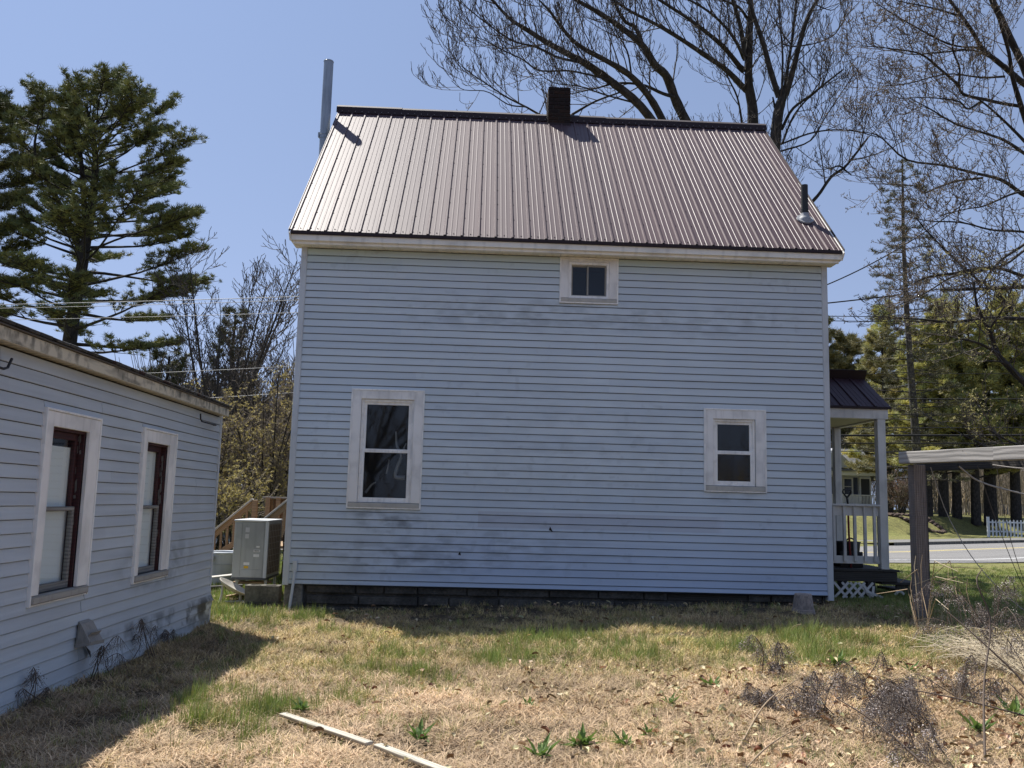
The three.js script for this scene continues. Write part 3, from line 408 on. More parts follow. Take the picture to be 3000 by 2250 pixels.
// ---------- the shed on the near side ----------
const shed = thing('shed', 'low one-storey shed in weathered pale blue siding with two tall burgundy-sashed windows', 'shed');
{
  const X = -0.55, Z0 = 1.52, Z1 = 9.6, C = 0.0943, YB = -0.35, YT = 2.12;
  T.shed = tex(1024, 512, (u, v) => {
    const z = u * 8.1 + 1.5, y = v * 2.5 - 0.35; let k = 0.93 + 0.07 * (fbm(z * 2, y * 2, 4, 201) - 0.5) + 0.09 * (fbm(z * 1.2, y * 34, 3, 204) - 0.5);
    const st = (cz, cy, rz, ry, a) => { const d = ((z - cz) / rz) ** 2 + ((y - cy) / ry) ** 2; if (d < 1) k -= a * (1 - d) * smooth(0.32, 0.7, fbm(z * 6, y * 8, 5, 211)); };
    st(2.4, 2.0, 2.2, 0.22, 0.5); st(2.3, 1.5, 0.9, 0.5, 0.34); st(4.6, 2.05, 2.2, 0.15, 0.3); st(2.3, 0.7, 0.8, 0.5, 0.34); st(4.8, 0.15, 1.2, 0.3, 0.2);
    return [0.81 * k, 0.84 * k, 0.865 * k];
  });
  const ms = [0, 1, 2].map((i) => mat(0.97 - 0.03 * i, 0.97 - 0.03 * i, 0.97 - 0.025 * i, 0.6, { map: T.shed, bumpMap: rep(T.emboss, 3, 1), bumpScale: 0.0016 }));
  const WINS = [{ o: [4.985, 5.93, 0.355, 1.768], i: [5.185, 5.80, 0.43, 1.640] }, { o: [3.11, 4.03, 0.34, 1.78], i: [3.30, 3.915, 0.412, 1.648] }];
  const wall = grp('wall', shed), r = rng(31);
  const sh = new THREE.Shape([[Z0, YB], [Z1, YB], [Z1, YT], [Z0, YT]].map((p) => new THREE.Vector2(...p)));
  for (const { i: [a, b, c, d] } of WINS) sh.holes.push(new THREE.Path([[a, c], [a, d], [b, d], [b, c]].map((p) => new THREE.Vector2(...p))));
  part('sheathing', [uvm(new THREE.ExtrudeGeometry(sh, { depth: 0.14, bevelEnabled: false }).rotateY(-Math.PI / 2).translate(X - 0.008, 0, 0)), box(X - 4, X - 0.15, YB - 0.3, YT, Z0 + 0.005, Z0 + 0.14), box(X - 4, X - 3.86, YB - 0.3, YT, Z0 + 0.14, Z1), box(X - 4, X - 0.15, YB - 0.3, YT, Z1 - 0.14, Z1), box(X - 4, X, -0.62, YB, Z0 + 0.01, Z1)], mat(0.04, 0.04, 0.042, 0.9), wall);  // dark colour shows through the lap gaps as painted shadow lines
  const wave = (z, y) => 0.008 * (vnoise(z * 1.1, y * 2.3, 231) - 0.5) + 0.005 * (vnoise(z * 5, y * 9, 233) - 0.5);
  const flare = (z, y) => 0.055 * Math.exp(-(((y + 0.06) / 0.1) ** 2)) * smooth(2.6, 1.5, z) + 0.02 * smooth(0.0, -0.35, y);
  let seams = [];
  for (let k = 0; k < 26; k++) {
    const y0 = YB + k * C, y1 = y0 + C; if (k % 2 === 0) seams = [[4.78, 4.97][k % 4 / 2] + (r() - 0.5) * 0.3, ...(r() < 0.5 ? [2.2 + r() * 0.8] : []), 6.2 + r()];
    let spans = [[Z0 + 0.03, Z1]];
    for (const { o: [a, b, c, d] } of WINS) if (y1 > c + 0.01 && y0 < d - 0.01) spans = spans.flatMap(([p, q]) => [[p, Math.min(q, a + 0.006)], [Math.max(p, b - 0.006), q]]).filter(([p, q]) => q - p > 0.03);
    spans = spans.flatMap(([p, q]) => { const s = seams.filter((v) => v > p + 0.2 && v < q - 0.2).sort((m, n) => m - n), e = [p, ...s, q]; return e.slice(1).map((v, i) => [e[i] - (i ? 0.01 : 0), v, i % 2]); });
    for (const { o: [a, b, c, d] } of WINS) for (const [m, n] of [[y0, c + 0.004], [d - 0.004, y1]]) if (m < n - 0.015 && y0 < (m === y0 ? c : d) && y1 > (m === y0 ? c : d) && y1 > c + 0.01 && y0 < d - 0.01) part('clapboard', clapboard(a - 0.004, b + 0.004, m, n, 8.1, 2.5, wave, (z, y, o) => V(X + o + flare(z, y), y, z), 0.016), ms[0], wall);
    for (const [p, q, up] of spans) part('clapboard', clapboard(p, q, y0, Math.min(y1, YT), 8.1, 2.5, wave, (z, y, o) => V(X + o + flare(z, y) + (up ? 0.003 : 0), y, z), 0.016), ms[Math.floor(r() * 3)], wall);
  }
  part('corner_trim', [rbox(X - 0.06, X + 0.024, 0.0, YT, Z0 - 0.012, Z0 + 0.03, 0.006), rbox(X - 0.06, X + 0.04, -0.36, -0.1, Z0 - 0.012, Z0 + 0.03, 0.012)], M.corner, shed);
  const XF = -0.43, ZE = 1.6;
  const seam = [ZE, 3.0, 5.55, 7.5, Z1];
  T.streak = tex(1024, 64, (u, v) => { const k = 1 - 0.5 * smooth(0.45, 0.8, fbm(u * 60, v * 1.2, 4, 251)) * (0.4 + 0.6 * v) - 0.25 * smooth(0.5, 0.8, fbm(u * 14, v * 2, 3, 255)); return [k, k * 0.97, k * 0.9]; });
  const fm = mat(0.64, 0.62, 0.57, 0.7, { map: rep(T.streak, 0.25, 9) });
  for (let i = 0; i < 4; i++) part('fascia_board', rbox(XF - 0.02, XF + (i % 2) * 0.0015, 2.105, 2.195, seam[i] + 0.001, seam[i + 1] - 0.001, 0.004), fm, shed);
  part('soffit', box(X - 0.01, XF - 0.02, 2.112, 2.12, ZE, Z1), fm, shed);
  part('drip_edge', rbox(XF - 0.04, XF + 0.02, 2.197, 2.208, ZE - 0.02, Z1, 0.003), mat(0.09, 0.075, 0.06, 0.6), shed);
  const roof = grp('roof', shed), sm = [mat(0.10, 0.098, 0.095, 0.95, { map: T.stone }), mat(0.15, 0.145, 0.14, 0.95, { map: T.stone }), mat(0.085, 0.035, 0.028, 0.95, { map: T.stone }), mat(0.055, 0.052, 0.05, 0.95, { map: T.stone })];
  for (let z = ZE - 0.02; z < 7.6;) { const w = 0.05 + r() * 0.16, k = r(); part('shingle', bar(V(XF + 0.028 + r() * 0.008, 2.222, z + w / 2), V(XF - 0.16, 2.222 + 0.045, z + w / 2), w - 0.006, 0.02 + r() * 0.008), sm[k < 0.45 ? 1 : k < 0.72 ? 0 : k < 0.86 ? 3 : 2], roof); z += w; }
  part('roof_deck', [bar(V(XF - 0.0, 2.226, (ZE + Z1) / 2), V(X - 2.0, 2.62, (ZE + Z1) / 2), Z1 - ZE, 0.024), bar(V(X - 2.0, 2.62, (ZE + Z1) / 2), V(X - 4.2, 2.2, (ZE + Z1) / 2), Z1 - ZE, 0.024)], sm[0], roof);
  const gs = new THREE.Shape([[X - 0.02, YT - 0.01], [X - 2, 2.56], [X - 3.98, YT - 0.01]].map((q) => new THREE.Vector2(...q))); part('gable', uvm(new THREE.ExtrudeGeometry(gs, { depth: 0.12, bevelEnabled: false }).translate(0, 0, Z0 + 0.02)), ms[0], shed);
  const burg = mat(0.075, 0.017, 0.018, 0.6, { map: T.grain }), peel = mat(0.34, 0.325, 0.30, 0.85, { map: T.grain, bumpMap: T.grainB, bumpScale: 0.003 });
  WINS.forEach(({ o: [a0, a1, c0, c1], i: [a, b, c, d] }, n) => {
    const w = grp('window', shed), m = 1.03;
    part('casing', [rbox(X, X + 0.03, a0 === 0 ? 0 : c, c1 - 0.02, a0 + 0.018, a, 0.004), rbox(X, X + 0.03, c, c1 - 0.02, b, a1 - 0.018, 0.004), rbox(X, X + 0.0285, d, c1 - 0.02, a - 0.002, b + 0.002, 0.004)], M.casing, w);
    part('edge_trim', [rbox(X - 0.002, X + 0.038, c0, c1, a0, a0 + 0.018, 0.004), rbox(X - 0.002, X + 0.038, c0, c1, a1 - 0.018, a1, 0.004), rbox(X - 0.002, X + 0.037, c1 - 0.018, c1, a0 + 0.017, a1 - 0.017, 0.004), rbox(X - 0.002, X + 0.03, c0, c0 + 0.012, a0 + 0.017, a1 - 0.017, 0.003)], M.vinyl, w);
    part('sill', rbox(X - 0.09, X + 0.05, c0 + 0.014, c - 0.004, a0 + 0.02, a1 - 0.02, 0.01), mat(0.40, 0.385, 0.36, 0.9, { map: T.grime, bumpMap: T.grainB, bumpScale: 0.004 }), w);
    part('jamb', [box(X - 0.15, X - 0.006, c, d, a, a + 0.02), box(X - 0.15, X - 0.006, c, d, b - 0.02, b), box(X - 0.15, X - 0.006, d - 0.02, d, a + 0.02, b - 0.02)], burg, w);
    part('upper_sash', [rbox(X - 0.085, X - 0.05, m - 0.012, d - 0.02, a + 0.02, a + 0.065), rbox(X - 0.085, X - 0.05, m - 0.012, d - 0.02, b - 0.065, b - 0.02), rbox(X - 0.085, X - 0.05, d - 0.075, d - 0.02, a + 0.065, b - 0.065)], burg, w);
    part('lower_sash', [rbox(X - 0.065, X - 0.03, c, m + 0.022, a + 0.02, a + 0.06), rbox(X - 0.065, X - 0.03, c, m + 0.022, b - 0.06, b - 0.02), rbox(X - 0.065, X - 0.03, c, c + 0.055, a + 0.06, b - 0.06), rbox(X - 0.065, X - 0.025, m - 0.012, m + 0.022, a + 0.06, b - 0.06)], peel, w);
    // flakes of old paint along the stiles
    const fl = new Buf(), rr = rng(41 + n); for (let k = 0; k < 26; k++) { const y = c + rr() * (d - c), h = 0.02 + rr() * 0.1, z = a + 0.0205 + 0, x = X - 0.03 - rr() * 0.04, e = 0.006 + rr() * 0.014; fl.quad(V(x, y, z + 0.001), V(x + e, y + h * 0.2, z + 0.004), V(x + e * 0.7, y + h, z + 0.003), V(x - e * 0.4, y + h * 0.8, z + 0.001)); } part('paint_flakes', fl.geo(), peel, w, 'stuff');
    const pg = (y0, y1, x, ins) => uvm(new THREE.PlaneGeometry(b - a - ins * 2, y1 - y0).rotateY(Math.PI / 2).translate(x, (y0 + y1) / 2, (a + b) / 2));
    part('pane', pg(m + 0.005, d - 0.07, X - 0.068, 0.06), M.pane, w); part('pane', pg(c + 0.05, m - 0.008, X - 0.048, 0.055), M.pane, w);
    part('roller_shade', box(X - 0.092, X - 0.088, c + 0.0, d - (n ? 0.02 : 0.13), a + 0.021, b - 0.021), mat(0.90, 0.89, 0.85, 0.9), w);
    part('room_back', box(X - 0.5, X - 0.48, c - 0.1, d + 0.1, a - 0.1, b + 0.1), M.dark, w);
  });
  const hood = grp('vent_hood', shed), hm = mat(0.30, 0.285, 0.27, 0.6, { map: T.grime });
  { const b = new Buf(), P = (z, y, x) => V(X + x, y, z), zA = 5.09, zB = 4.87; // sloped louvre box
    const t = [P(zA - 0.02, 0.15, 0.02), P(zB + 0.02, 0.15, 0.02)], f = [P(zA - 0.0, 0.13, 0.05), P(zB, 0.13, 0.05)], o = [P(zA + 0.02, -0.01, 0.14), P(zB - 0.02, -0.03, 0.14)], k = [P(zA + 0.01, -0.04, 0.02), P(zB - 0.01, -0.05, 0.02)];
    b.quad(t[0], t[1], f[1], f[0]); b.quad(f[0], f[1], o[1], o[0]); b.tri(f[0], o[0], k[0]); b.tri(f[1], k[1], o[1]); b.tri(t[0], f[0], k[0]); b.tri(t[1], k[1], f[1]); part('hood', b.geo(), hm, hood);
    part('lip', [bar(o[0], o[1], 0.012, 0.03), bar(k[0], o[0], 0.01, 0.025), bar(k[1], o[1], 0.01, 0.025)], hm, hood); part('flap', bar(P(zA - 0.01, 0.03, 0.10), P(zB + 0.02, 0.02, 0.10), 0.006, 0.10, V(0.6, 0.8, 0)), hm, hood); }
  const flap = new Buf(); flap.tri(V(X + 0.022, -0.05, 4.93), V(X + 0.03, -0.12, 4.82), V(X + 0.07, -0.16, 4.90)); part('loose_siding', flap.geo(), M.dark, shed);
  for (const [z, y, s] of [[2.52, 1.99, -1], [6.62, 1.955, 1]]) part('black_hook', new Buf().tube(s < 0 ? [V(X + 0.02, y - 0.01, 1.86), V(X + 0.06, y - 0.015, 1.9), V(X + 0.07, y - 0.02, z - 0.05), V(X + 0.07, y, z), V(X + 0.07, y + 0.06, z + 0.02)] : [V(X + 0.07, y - 0.01, z + 0.5), V(X + 0.07, y - 0.015, z + 0.02), V(X + 0.07, y + 0.0, z - 0.03), V(X + 0.07, y + 0.065, z - 0.07)], [0.009, 0.009, 0.009, 0.009, 0.008], 7, true).geo(), M.black, shed);
}
// ---------- between shed and house ----------
{
  const g0 = -0.34;
  const h = thing('heat_pump', 'grey metal heat pump cabinet raised beside the corner of the house', 'heat pump', -0.96, -0.06, -1.9);
  const gm = mat(0.46, 0.49, 0.50, 0.5, { map: rep(T.grime, 1) }), lt = mat(0.66, 0.69, 0.70, 0.45);
  part('cabinet', rbox(0, 0.495, 0.03, 0.85, 0.0, 0.9, 0.012), gm, h); part('lid', rbox(-0.008, 0.503, 0.845, 0.872, -0.01, 0.912, 0.008), lt, h);
  part('base', rbox(-0.004, 0.499, 0, 0.035, -0.004, 0.906, 0.006), mat(0.08, 0.085, 0.09, 0.6), h);
  part('corner_post', rbox(0.455, 0.502, 0.03, 0.846, 0.86, 0.906, 0.006), lt, h);
  part('service_panel', [rbox(0.03, 0.115, 0.05, 0.82, 0.895, 0.906, 0.004), rbox(0.13, 0.44, 0.16, 0.83, 0.895, 0.9045, 0.004), rbox(0.13, 0.44, 0.05, 0.15, 0.895, 0.9055, 0.004)], gm, h);
  part('side_recess', rbox(0.485, 0.4985, 0.07, 0.81, 0.05, 0.85, 0.004), mat(0.30, 0.235, 0.165, 0.6, { map: rep(T.grain, 1, 6) }), h);
  const wires = []; for (let i = 0; i <= 8; i++) wires.push(tubeGeo([V(0.508, 0.08 + i * 0.09, 0.04), V(0.508, 0.08 + i * 0.09, 0.86)], 0.0035, 5)); for (let i = 0; i <= 7; i++) wires.push(tubeGeo([V(0.511, 0.08, 0.06 + i * 0.11), V(0.511, 0.81, 0.06 + i * 0.11)], 0.0035, 5)); part('guard_grille', wires, mat(0.42, 0.36, 0.28, 0.5), h);
  const paper = mat(0.86, 0.86, 0.84, 0.7), st = (x0, x1, y0, y1, m) => part('sticker', box(x0, x1, y0, y1, 0.9055, 0.9075), m, h);
  st(0.165, 0.225, 0.69, 0.76, mat(0.60, 0.61, 0.61, 0.7)); st(0.165, 0.22, 0.60, 0.665, mat(0.60, 0.61, 0.61, 0.7)); st(0.335, 0.385, 0.47, 0.495, paper); st(0.30, 0.395, 0.405, 0.44, paper); st(0.31, 0.382, 0.416, 0.43, mat(0.15, 0.15, 0.15, 0.7)); st(0.30, 0.385, 0.335, 0.375, paper); st(0.165, 0.25, 0.215, 0.255, paper); st(0.172, 0.235, 0.168, 0.203, mat(0.75, 0.46, 0.03, 0.6));
  part('pipe', tubeGeo([V(0.62, 0.0, 0.3), V(0.63, 0.3, 0.28), V(0.61, 0.62, 0.28), V(0.66, 0.8, 0.26)], 0.03, 10), mat(0.06, 0.035, 0.03, 0.8), h); part('pipe_band', [0.25, 0.52].map((y) => new THREE.TorusGeometry(0.032, 0.007, 6, 16).rotateX(Math.PI / 2).translate(0.62, y, 0.28)), lt, h);
  part('stand_leg', [rbox(0.02, 0.06, -0.3, 0, 0.1, 0.14), rbox(0.44, 0.48, -0.3, 0, 0.1, 0.14), rbox(0.02, 0.06, -0.3, 0, 0.7, 0.74), rbox(0.44, 0.48, -0.3, 0, 0.7, 0.74)], lt, h);
  // hollow concrete blocks on scrap boards
  const b = thing('concrete_block', 'tan hollow concrete block sitting on scrap boards at the house corner', 'concrete block', -0.295, -0.265, -0.18);
  const bs = new THREE.Shape([[-0.225, -0.1], [0.225, -0.1], [0.225, 0.1], [-0.225, 0.1]].map((q) => new THREE.Vector2(...q))); for (const s of [-1, 1]) bs.holes.push(new THREE.Path([[s * 0.105 - 0.075, -0.065], [s * 0.105 - 0.075, 0.065], [s * 0.105 + 0.075, 0.065], [s * 0.105 + 0.075, -0.065]].map((q) => new THREE.Vector2(...q))));
  part('block_body', uvm(new THREE.ExtrudeGeometry(bs, { depth: 0.215, bevelEnabled: true, bevelSize: 0.004, bevelThickness: 0.004, bevelSegments: 1 }).rotateX(-Math.PI / 2)), mat(0.235, 0.215, 0.175, 0.95, { map: T.stone, bumpMap: T.stoneB, bumpScale: 0.006 }), b);
  const sc = thing('scrap_board', 'short dark board lying flat beneath the concrete block', 'board', -0.3, -0.31, -0.17); part('board', rbox(-0.25, 0.26, -0.045, 0.04, -0.11, 0.12, 0.006), M.woodDark, sc);
  // shallow white dish on thin legs
  const d = thing('dish', 'shallow white dish tipped on thin legs below the heat pump', 'dish', -0.84, -0.13, -0.75), wm = mat(0.60, 0.58, 0.53, 0.5, { map: T.grime });
  const dg = new THREE.LatheGeometry([[0, -0.07], [0.1, -0.064], [0.18, -0.045], [0.235, -0.01], [0.24, 0.006], [0.23, 0.006], [0.175, -0.034], [0.1, -0.054], [0, -0.06]].map((q) => new THREE.Vector2(...q)), 40).rotateX(-0.05).rotateZ(-0.5); part('bowl', uvm(dg), wm, d);
  part('leg', tubeGeo([V(-0.14, 0.02, 0.1), V(-0.14, -0.1, 0.12), V(-0.17, -0.27, 0.13)], 0.016), wm, d); part('leg', tubeGeo([V(0.1, -0.1, 0.02), V(0.1, -0.2, 0.03)], 0.02), wm, d);
  // grey bin
  const bin = thing('rubbish_bin', 'light grey plastic bin with a rolled rim behind the heat pump', 'bin', -1.62, -0.34, -3.0), bm = mat(0.42, 0.455, 0.50, 0.5, { map: rep(T.grime, 1) });
  part('tub', new THREE.LatheGeometry([[0, 0], [0.19, 0], [0.2, 0.02], [0.265, 0.54], [0.25, 0.54], [0.19, 0.03], [0, 0.03]].map((q) => new THREE.Vector2(...q)), 36), bm, bin); part('rim', new THREE.TorusGeometry(0.27, 0.018, 8, 40).rotateX(Math.PI / 2).translate(0, 0.545, 0), mat(0.55, 0.59, 0.63, 0.5), bin); part('handle', [rbox(-0.16, -0.1, 0.42, 0.5, 0.2, 0.29, 0.01)], bm, bin); for (let i = 0; i < 1; i++) part('ribs', [0.18, 0.36].map((y) => new THREE.TorusGeometry(0.205 + y * 0.12, 0.006, 6, 36).rotateX(Math.PI / 2).translate(0, y, 0)), bm, bin);
  // boards dumped on the grass
  const plank = (label, a, b2, w, t, m) => { const o = thing('loose_board', label, 'board', ...a); part('board', bar(V(0, 0, 0), V(b2[0] - a[0], b2[1] - a[1], b2[2] - a[2]), w, t), m, o); };
  plank('pale thin board leaning on the junk below the grey bin', [-1.75, -0.16, -2.2], [-1.1, -0.09, -2.5], 0.2, 0.02, M.woodPale);
  plank('orange-tinted board lying under the heat pump', [-1.0, -0.13, -1.35], [-0.45, -0.11, -1.25], 0.14, 0.035, M.woodNew);
  plank('brown board half buried in grass below the grey bin', [-1.6, -0.28, -1.9], [-1.05, -0.25, -2.05], 0.14, 0.05, M.woodDark);
  plank('small tan board stub lying in the grass before the dish', [-1.0, -0.3, -0.95], [-0.76, -0.255, -1.1], 0.06, 0.03, M.woodNew);
  plank('pale flat board on the ground under the dish legs', [-0.95, -0.335, -0.62], [-0.45, -0.32, -0.72], 0.1, 0.02, M.woodPale);
  // deck stairs with sloping handrails
  const s = thing('deck_stairs', 'wooden deck with stairs and sloping pale handrails behind the heat pump', 'stairs', 0, 0, -4.2), nw = M.woodNew;
  const rail = (x0, y0, x1, y1, z) => { part('handrail', bar(V(x0, y0, z), V(x1, y1, z), 0.11, 0.035), M.woodPale, s); part('under_rail', bar(V(x0 + 0.02, y0 - 0.075, z), V(x1, y1 - 0.075, z), 0.035, 0.09), nw, s); part('bottom_rail', bar(V(x0 + 0.02, y0 - 0.42, z), V(x1, y1 - 0.62, z), 0.035, 0.1), nw, s); };
  rail(-2.35, 0.35, -1.5, 1.1, 0); rail(-1.04, 0.77, -0.30, 1.42, 1.0);
  for (let i = 0; i < 6; i++) { const x = -2.15 + i * 0.11, y = lerp(0.35, 1.1, (x + 2.35) / 0.85); part('baluster', rbox(x - 0.018, x + 0.018, y - 0.52, y - 0.08, -0.018, 0.018), nw, s); }
  for (let i = 0; i < 5; i++) { const x = -0.95 + i * 0.12, y = lerp(0.77, 1.42, (x + 1.04) / 0.74); part('baluster', rbox(x - 0.018, x + 0.018, y - 0.6, y - 0.08, 0.982, 1.018), nw, s); }
  for (const [x, z, y0, y1] of [[-2.2, 0, -0.4, 0.5], [-1.46, 0, -0.4, 1.08], [-1.25, -1.0, -0.4, 1.14], [-0.85, -1.0, -0.4, 1.14], [-1.45, -1, -0.4, 1.14], [-0.98, 1.0, -0.4, 0.8]]) part('post', rbox(x - 0.045, x + 0.045, y0, y1, z - 0.045, z + 0.045), nw, s);
  for (let i = 0; i < 11; i++) part('board', rbox(-1.5 + i * 0.14, -1.5 + i * 0.14 + 0.132, 0.2, 1.11, -1.08, -1.05, 0.004), [M.woodNew, mat(0.33, 0.19, 0.095, 0.8, { map: T.grain, bumpMap: T.grainB, bumpScale: 0.002 }), mat(0.36, 0.25, 0.15, 0.8, { map: T.grain })][i % 3], s);
  part('cap_rail', rbox(-1.56, 0.1, 1.115, 1.15, -1.12, -0.96, 0.006), M.wood, s);
  for (let i = 0; i < 5; i++) part('tread', rbox(-2.2 + i * 0.19, -1.95 + i * 0.19, -0.22 + i * 0.11, -0.185 + i * 0.11, 0.05, 0.95, 0.005), nw, s);
  part('platform', rbox(-1.3, 0.1, 0.27, 0.32, -1.0, 0.95, 0.005), nw, s);
}
// ---------- flower pot, arbour, plank ----------
{
  const p = thing('flower_pot', 'upturned grey clay pot standing in the shade by the house wall', 'flower pot', 6.74, gy(6.74, 1.12) - 0.01, 1.12), pm = mat(0.58, 0.49, 0.44, 0.9, { map: T.stone });
  part('body', new THREE.LatheGeometry([[0, 0.23], [0.025, 0.235], [0.098, 0.235], [0.105, 0.225], [0.128, 0.05], [0.133, 0.05], [0.142, 0], [0.13, -0.01]].map((q) => new THREE.Vector2(...q)), 36), pm, p); part('rim', new THREE.CylinderGeometry(0.136, 0.147, 0.055, 36, 1, true).translate(0, 0.02, 0), pm, p);
  const a = thing('arbour', 'weathered grey timber arbour with two long beams on a square post', 'arbour', 8.06, -0.12, 1.5);
  part('post', rbox(-0.075, 0.078, -0.4, 1.885, -0.075, 0.08, 0.008), mat(0.30, 0.25, 0.22, 0.92, { map: (() => { const c = rep(T.grain, 1.6, 1); c.rotation = Math.PI / 2; return c; })(), bumpMap: T.grainB, bumpScale: 0.004 }), a);
  part('beam', bar(V(-0.155, 1.965, -0.02), V(0.42, 1.925, 3.1), 0.13, 0.145), M.wood, a); part('beam', bar(V(1.02, 1.97, -1.9), V(1.55, 1.97, 0.75), 0.14, 0.16), M.woodDark, a);
  part('post', rbox(0.95, 1.09, -0.4, 1.886, -2.0, -1.86, 0.008), M.woodDark, a); part('post', rbox(0.35, 0.5, -0.4, 1.89, 3.0, 3.15, 0.008), M.woodDark, a); part('post', rbox(1.5, 1.64, -0.4, 1.888, 1.2, 1.34, 0.008), M.woodDark, a);
  part('bolt', tubeGeo([V(-0.01, 2.0, 1.1), V(0.02, 1.94, 1.14)], 0.009, 6), M.black, a);
  const wire = (label, pts, r, m) => { const o = thing('hanging_wire', label, 'wire'); part('strand', tubeGeo(smoothPath(pts.map((q) => V(...q)), 16), r, 5), m, o); };
  const pale = mat(0.42, 0.38, 0.33, 0.8);
  wire('thick pale rope sagging away from the arbour beam', [[8.35, 1.74, 1.95], [8.75, 1.57, 1.7], [9.1, 1.45, 1.85], [9.9, 1.26, 2.1]], 0.011, pale);
  wire('pale slack wire dropping from the arbour post across the lawn', [[8.24, 1.74, 1.5], [8.62, 1.1, 1.2], [8.95, 0.52, 1.25], [9.35, 0.05, 1.4], [9.7, -0.18, 1.5]], 0.0055, pale);
  wire('thin dark wire hanging from the middle of the arbour beam', [[8.44, 1.74, 2.2], [8.62, 1.15, 2.2], [8.9, 0.4, 2.2], [9.2, -0.16, 2.2]], 0.004, M.twig);
  wire('thin dark wire hanging steeply beside the picket fence view', [[8.58, 1.74, 2.35], [8.66, 1.1, 2.35], [8.85, 0.4, 2.35], [9.1, -0.15, 2.35]], 0.004, M.twig);
  wire('short pale rope end looped over the arbour beam', [[8.62, 1.75, 2.2], [8.8, 1.72, 2.3], [9.05, 1.7, 2.4]], 0.008, pale);
  const pl = (label, x0, z0, x1, z1) => { const o = thing('plank', label, 'plank', x0, gy(x0, z0) + 0.055, z0); part('board', bar(V(0, 0, 0), V(x1 - x0, gy(x1, z1) - gy(x0, z0), z1 - z0), 0.055, 0.022), mat(0.74, 0.69, 0.57, 0.85, { map: T.grain, bumpMap: T.grainB, bumpScale: 0.003 }), o); };
  pl('long weathered white plank lying in the dry grass', 1.36, 6.32, 2.01, 7.06); pl('shorter broken end of the white plank, half sunk in grass', 2.06, 7.12, 2.54, 7.68);
}

{ // inside the larger lower window
  const o = thing('horn_ornament', 'pale curved horn-like ornament inside the window beside the heat pump', 'ornament', 1.45, 1.5, -0.22), m = mat(0.22, 0.215, 0.21, 0.8);
  const c = (pts, r0, r1) => { const p = smoothPath(pts.map((q) => V(...q)), 14); return new Buf().tube(p, p.map((_, i) => lerp(r0, r1, i / 14)), 8, true).geo(); };
  part('curl', c([[-0.03, 0.62, 0], [-0.01, 0.42, 0], [0.06, 0.28, 0.01], [0.01, 0.12, 0.0], [-0.01, -0.02, 0], [0.12, -0.03, 0]], 0.012, 0.034), m, o);
  part('prong', c([[0.12, 0.46, 0], [0.09, 0.38, 0], [0.10, 0.30, 0]], 0.008, 0.02), m, o); part('prong', c([[-0.11, 0.22, 0], [-0.13, 0.08, 0.0], [-0.14, 0.02, 0]], 0.008, 0.012), m, o); part('wisp', c([[-0.42, -0.25, 0], [-0.33, -0.13, 0], [-0.28, -0.1, 0]], 0.02, 0.006), m, o);
  part('stand', rbox(-0.5, 0.2, -0.40, -0.37, -0.06, 0.04, 0.006), M.woodDark, o);
}
// ---------- trees: [radius at the foot, at the tip, then the points of a limb] ----------
const LIMB_A = [
  [0.27,0.2,10.36,10.75,-10.26,10.43,11.77,-10.12,10.53,12.2,-10.06,10.57,12.41,-10.03],
  [0.15,0.07,10.43,12.2,-10.06,10.16,12.84,-9.89,9.9,13.53,-9.7,9.62,14.13,-9.53,9.43,14.56,-9.38,9.27,15.07,-9.22],
  [0.09,0.05,10.57,12.32,-10.04,10.69,13,-10.1,10.85,13.96,-10.12,10.96,14.78,-10.16,11.05,15.64,-10.19],
  [0.15,0.07,10.63,12.26,-10.05,10.77,13,-9.78,10.84,13.5,-9.55,10.99,14.13,-9.3,11.15,14.47,-9.09,11.3,15,-8.85],
  [0.06,0.03,10.51,12.43,-10.03,10.61,13.53,-10.22,10.61,14.59,-10.41,10.65,15.74,-10.6],
  [0.075,0.035,10.53,11.33,-10.17,10.68,11.72,-9.74,11.02,11.93,-9.32,11.29,12.1,-8.91,11.56,12.26,-8.5],
  [0.05,0.02,10.5,10.93,-10.23,11.08,11.03,-9.69,11.46,10.93,-9.18,11.87,10.71,-8.69,12.28,10.36,-8.22],
  [0.05,0.02,10.57,10.96,-10.22,10.75,11.58,-9.88,10.97,11.88,-9.58,11.29,12.17,-9.28,11.45,12.89,-8.92],
  [0.05,0.02,10.52,10.75,-10.25,11.21,10.93,-9.87,11.46,11.42,-9.45,11.97,12.29,-8.98],
  [0.04,0.015,10.58,13.73,-10.06,10.74,13.55,-9.83,11.29,13.53,-9.57,11.68,13.64,-9.3,11.88,14,-9,12.11,14.24,-8.72],
  [0.035,0.015,10.9,13.07,-9.73,11.03,12.57,-9.39,11.14,12.16,-9.03],
  [0.04,0.06,10.27,12.2,-10.07,10.34,11.91,-10.11],
  [0.03,0.012,11.04,14.26,-8.96,11.46,14.07,-8.87,11.61,14.17,-8.75],
  [0.09,0.05,11.04,9.06,-9.45,11.19,9.25,-9.31,11.46,9.67,-9.15,11.73,9.86,-9.01,11.99,10.2,-8.86,12.22,10.54,-8.7],
  [0.045,0.03,11.77,9.89,-9.11,11.58,9.91,-9.04,11.4,9.8,-9,11.36,9.65,-8.95],
  [0.045,0.03,11.74,9.88,-9.11,11.84,9.6,-8.84]];
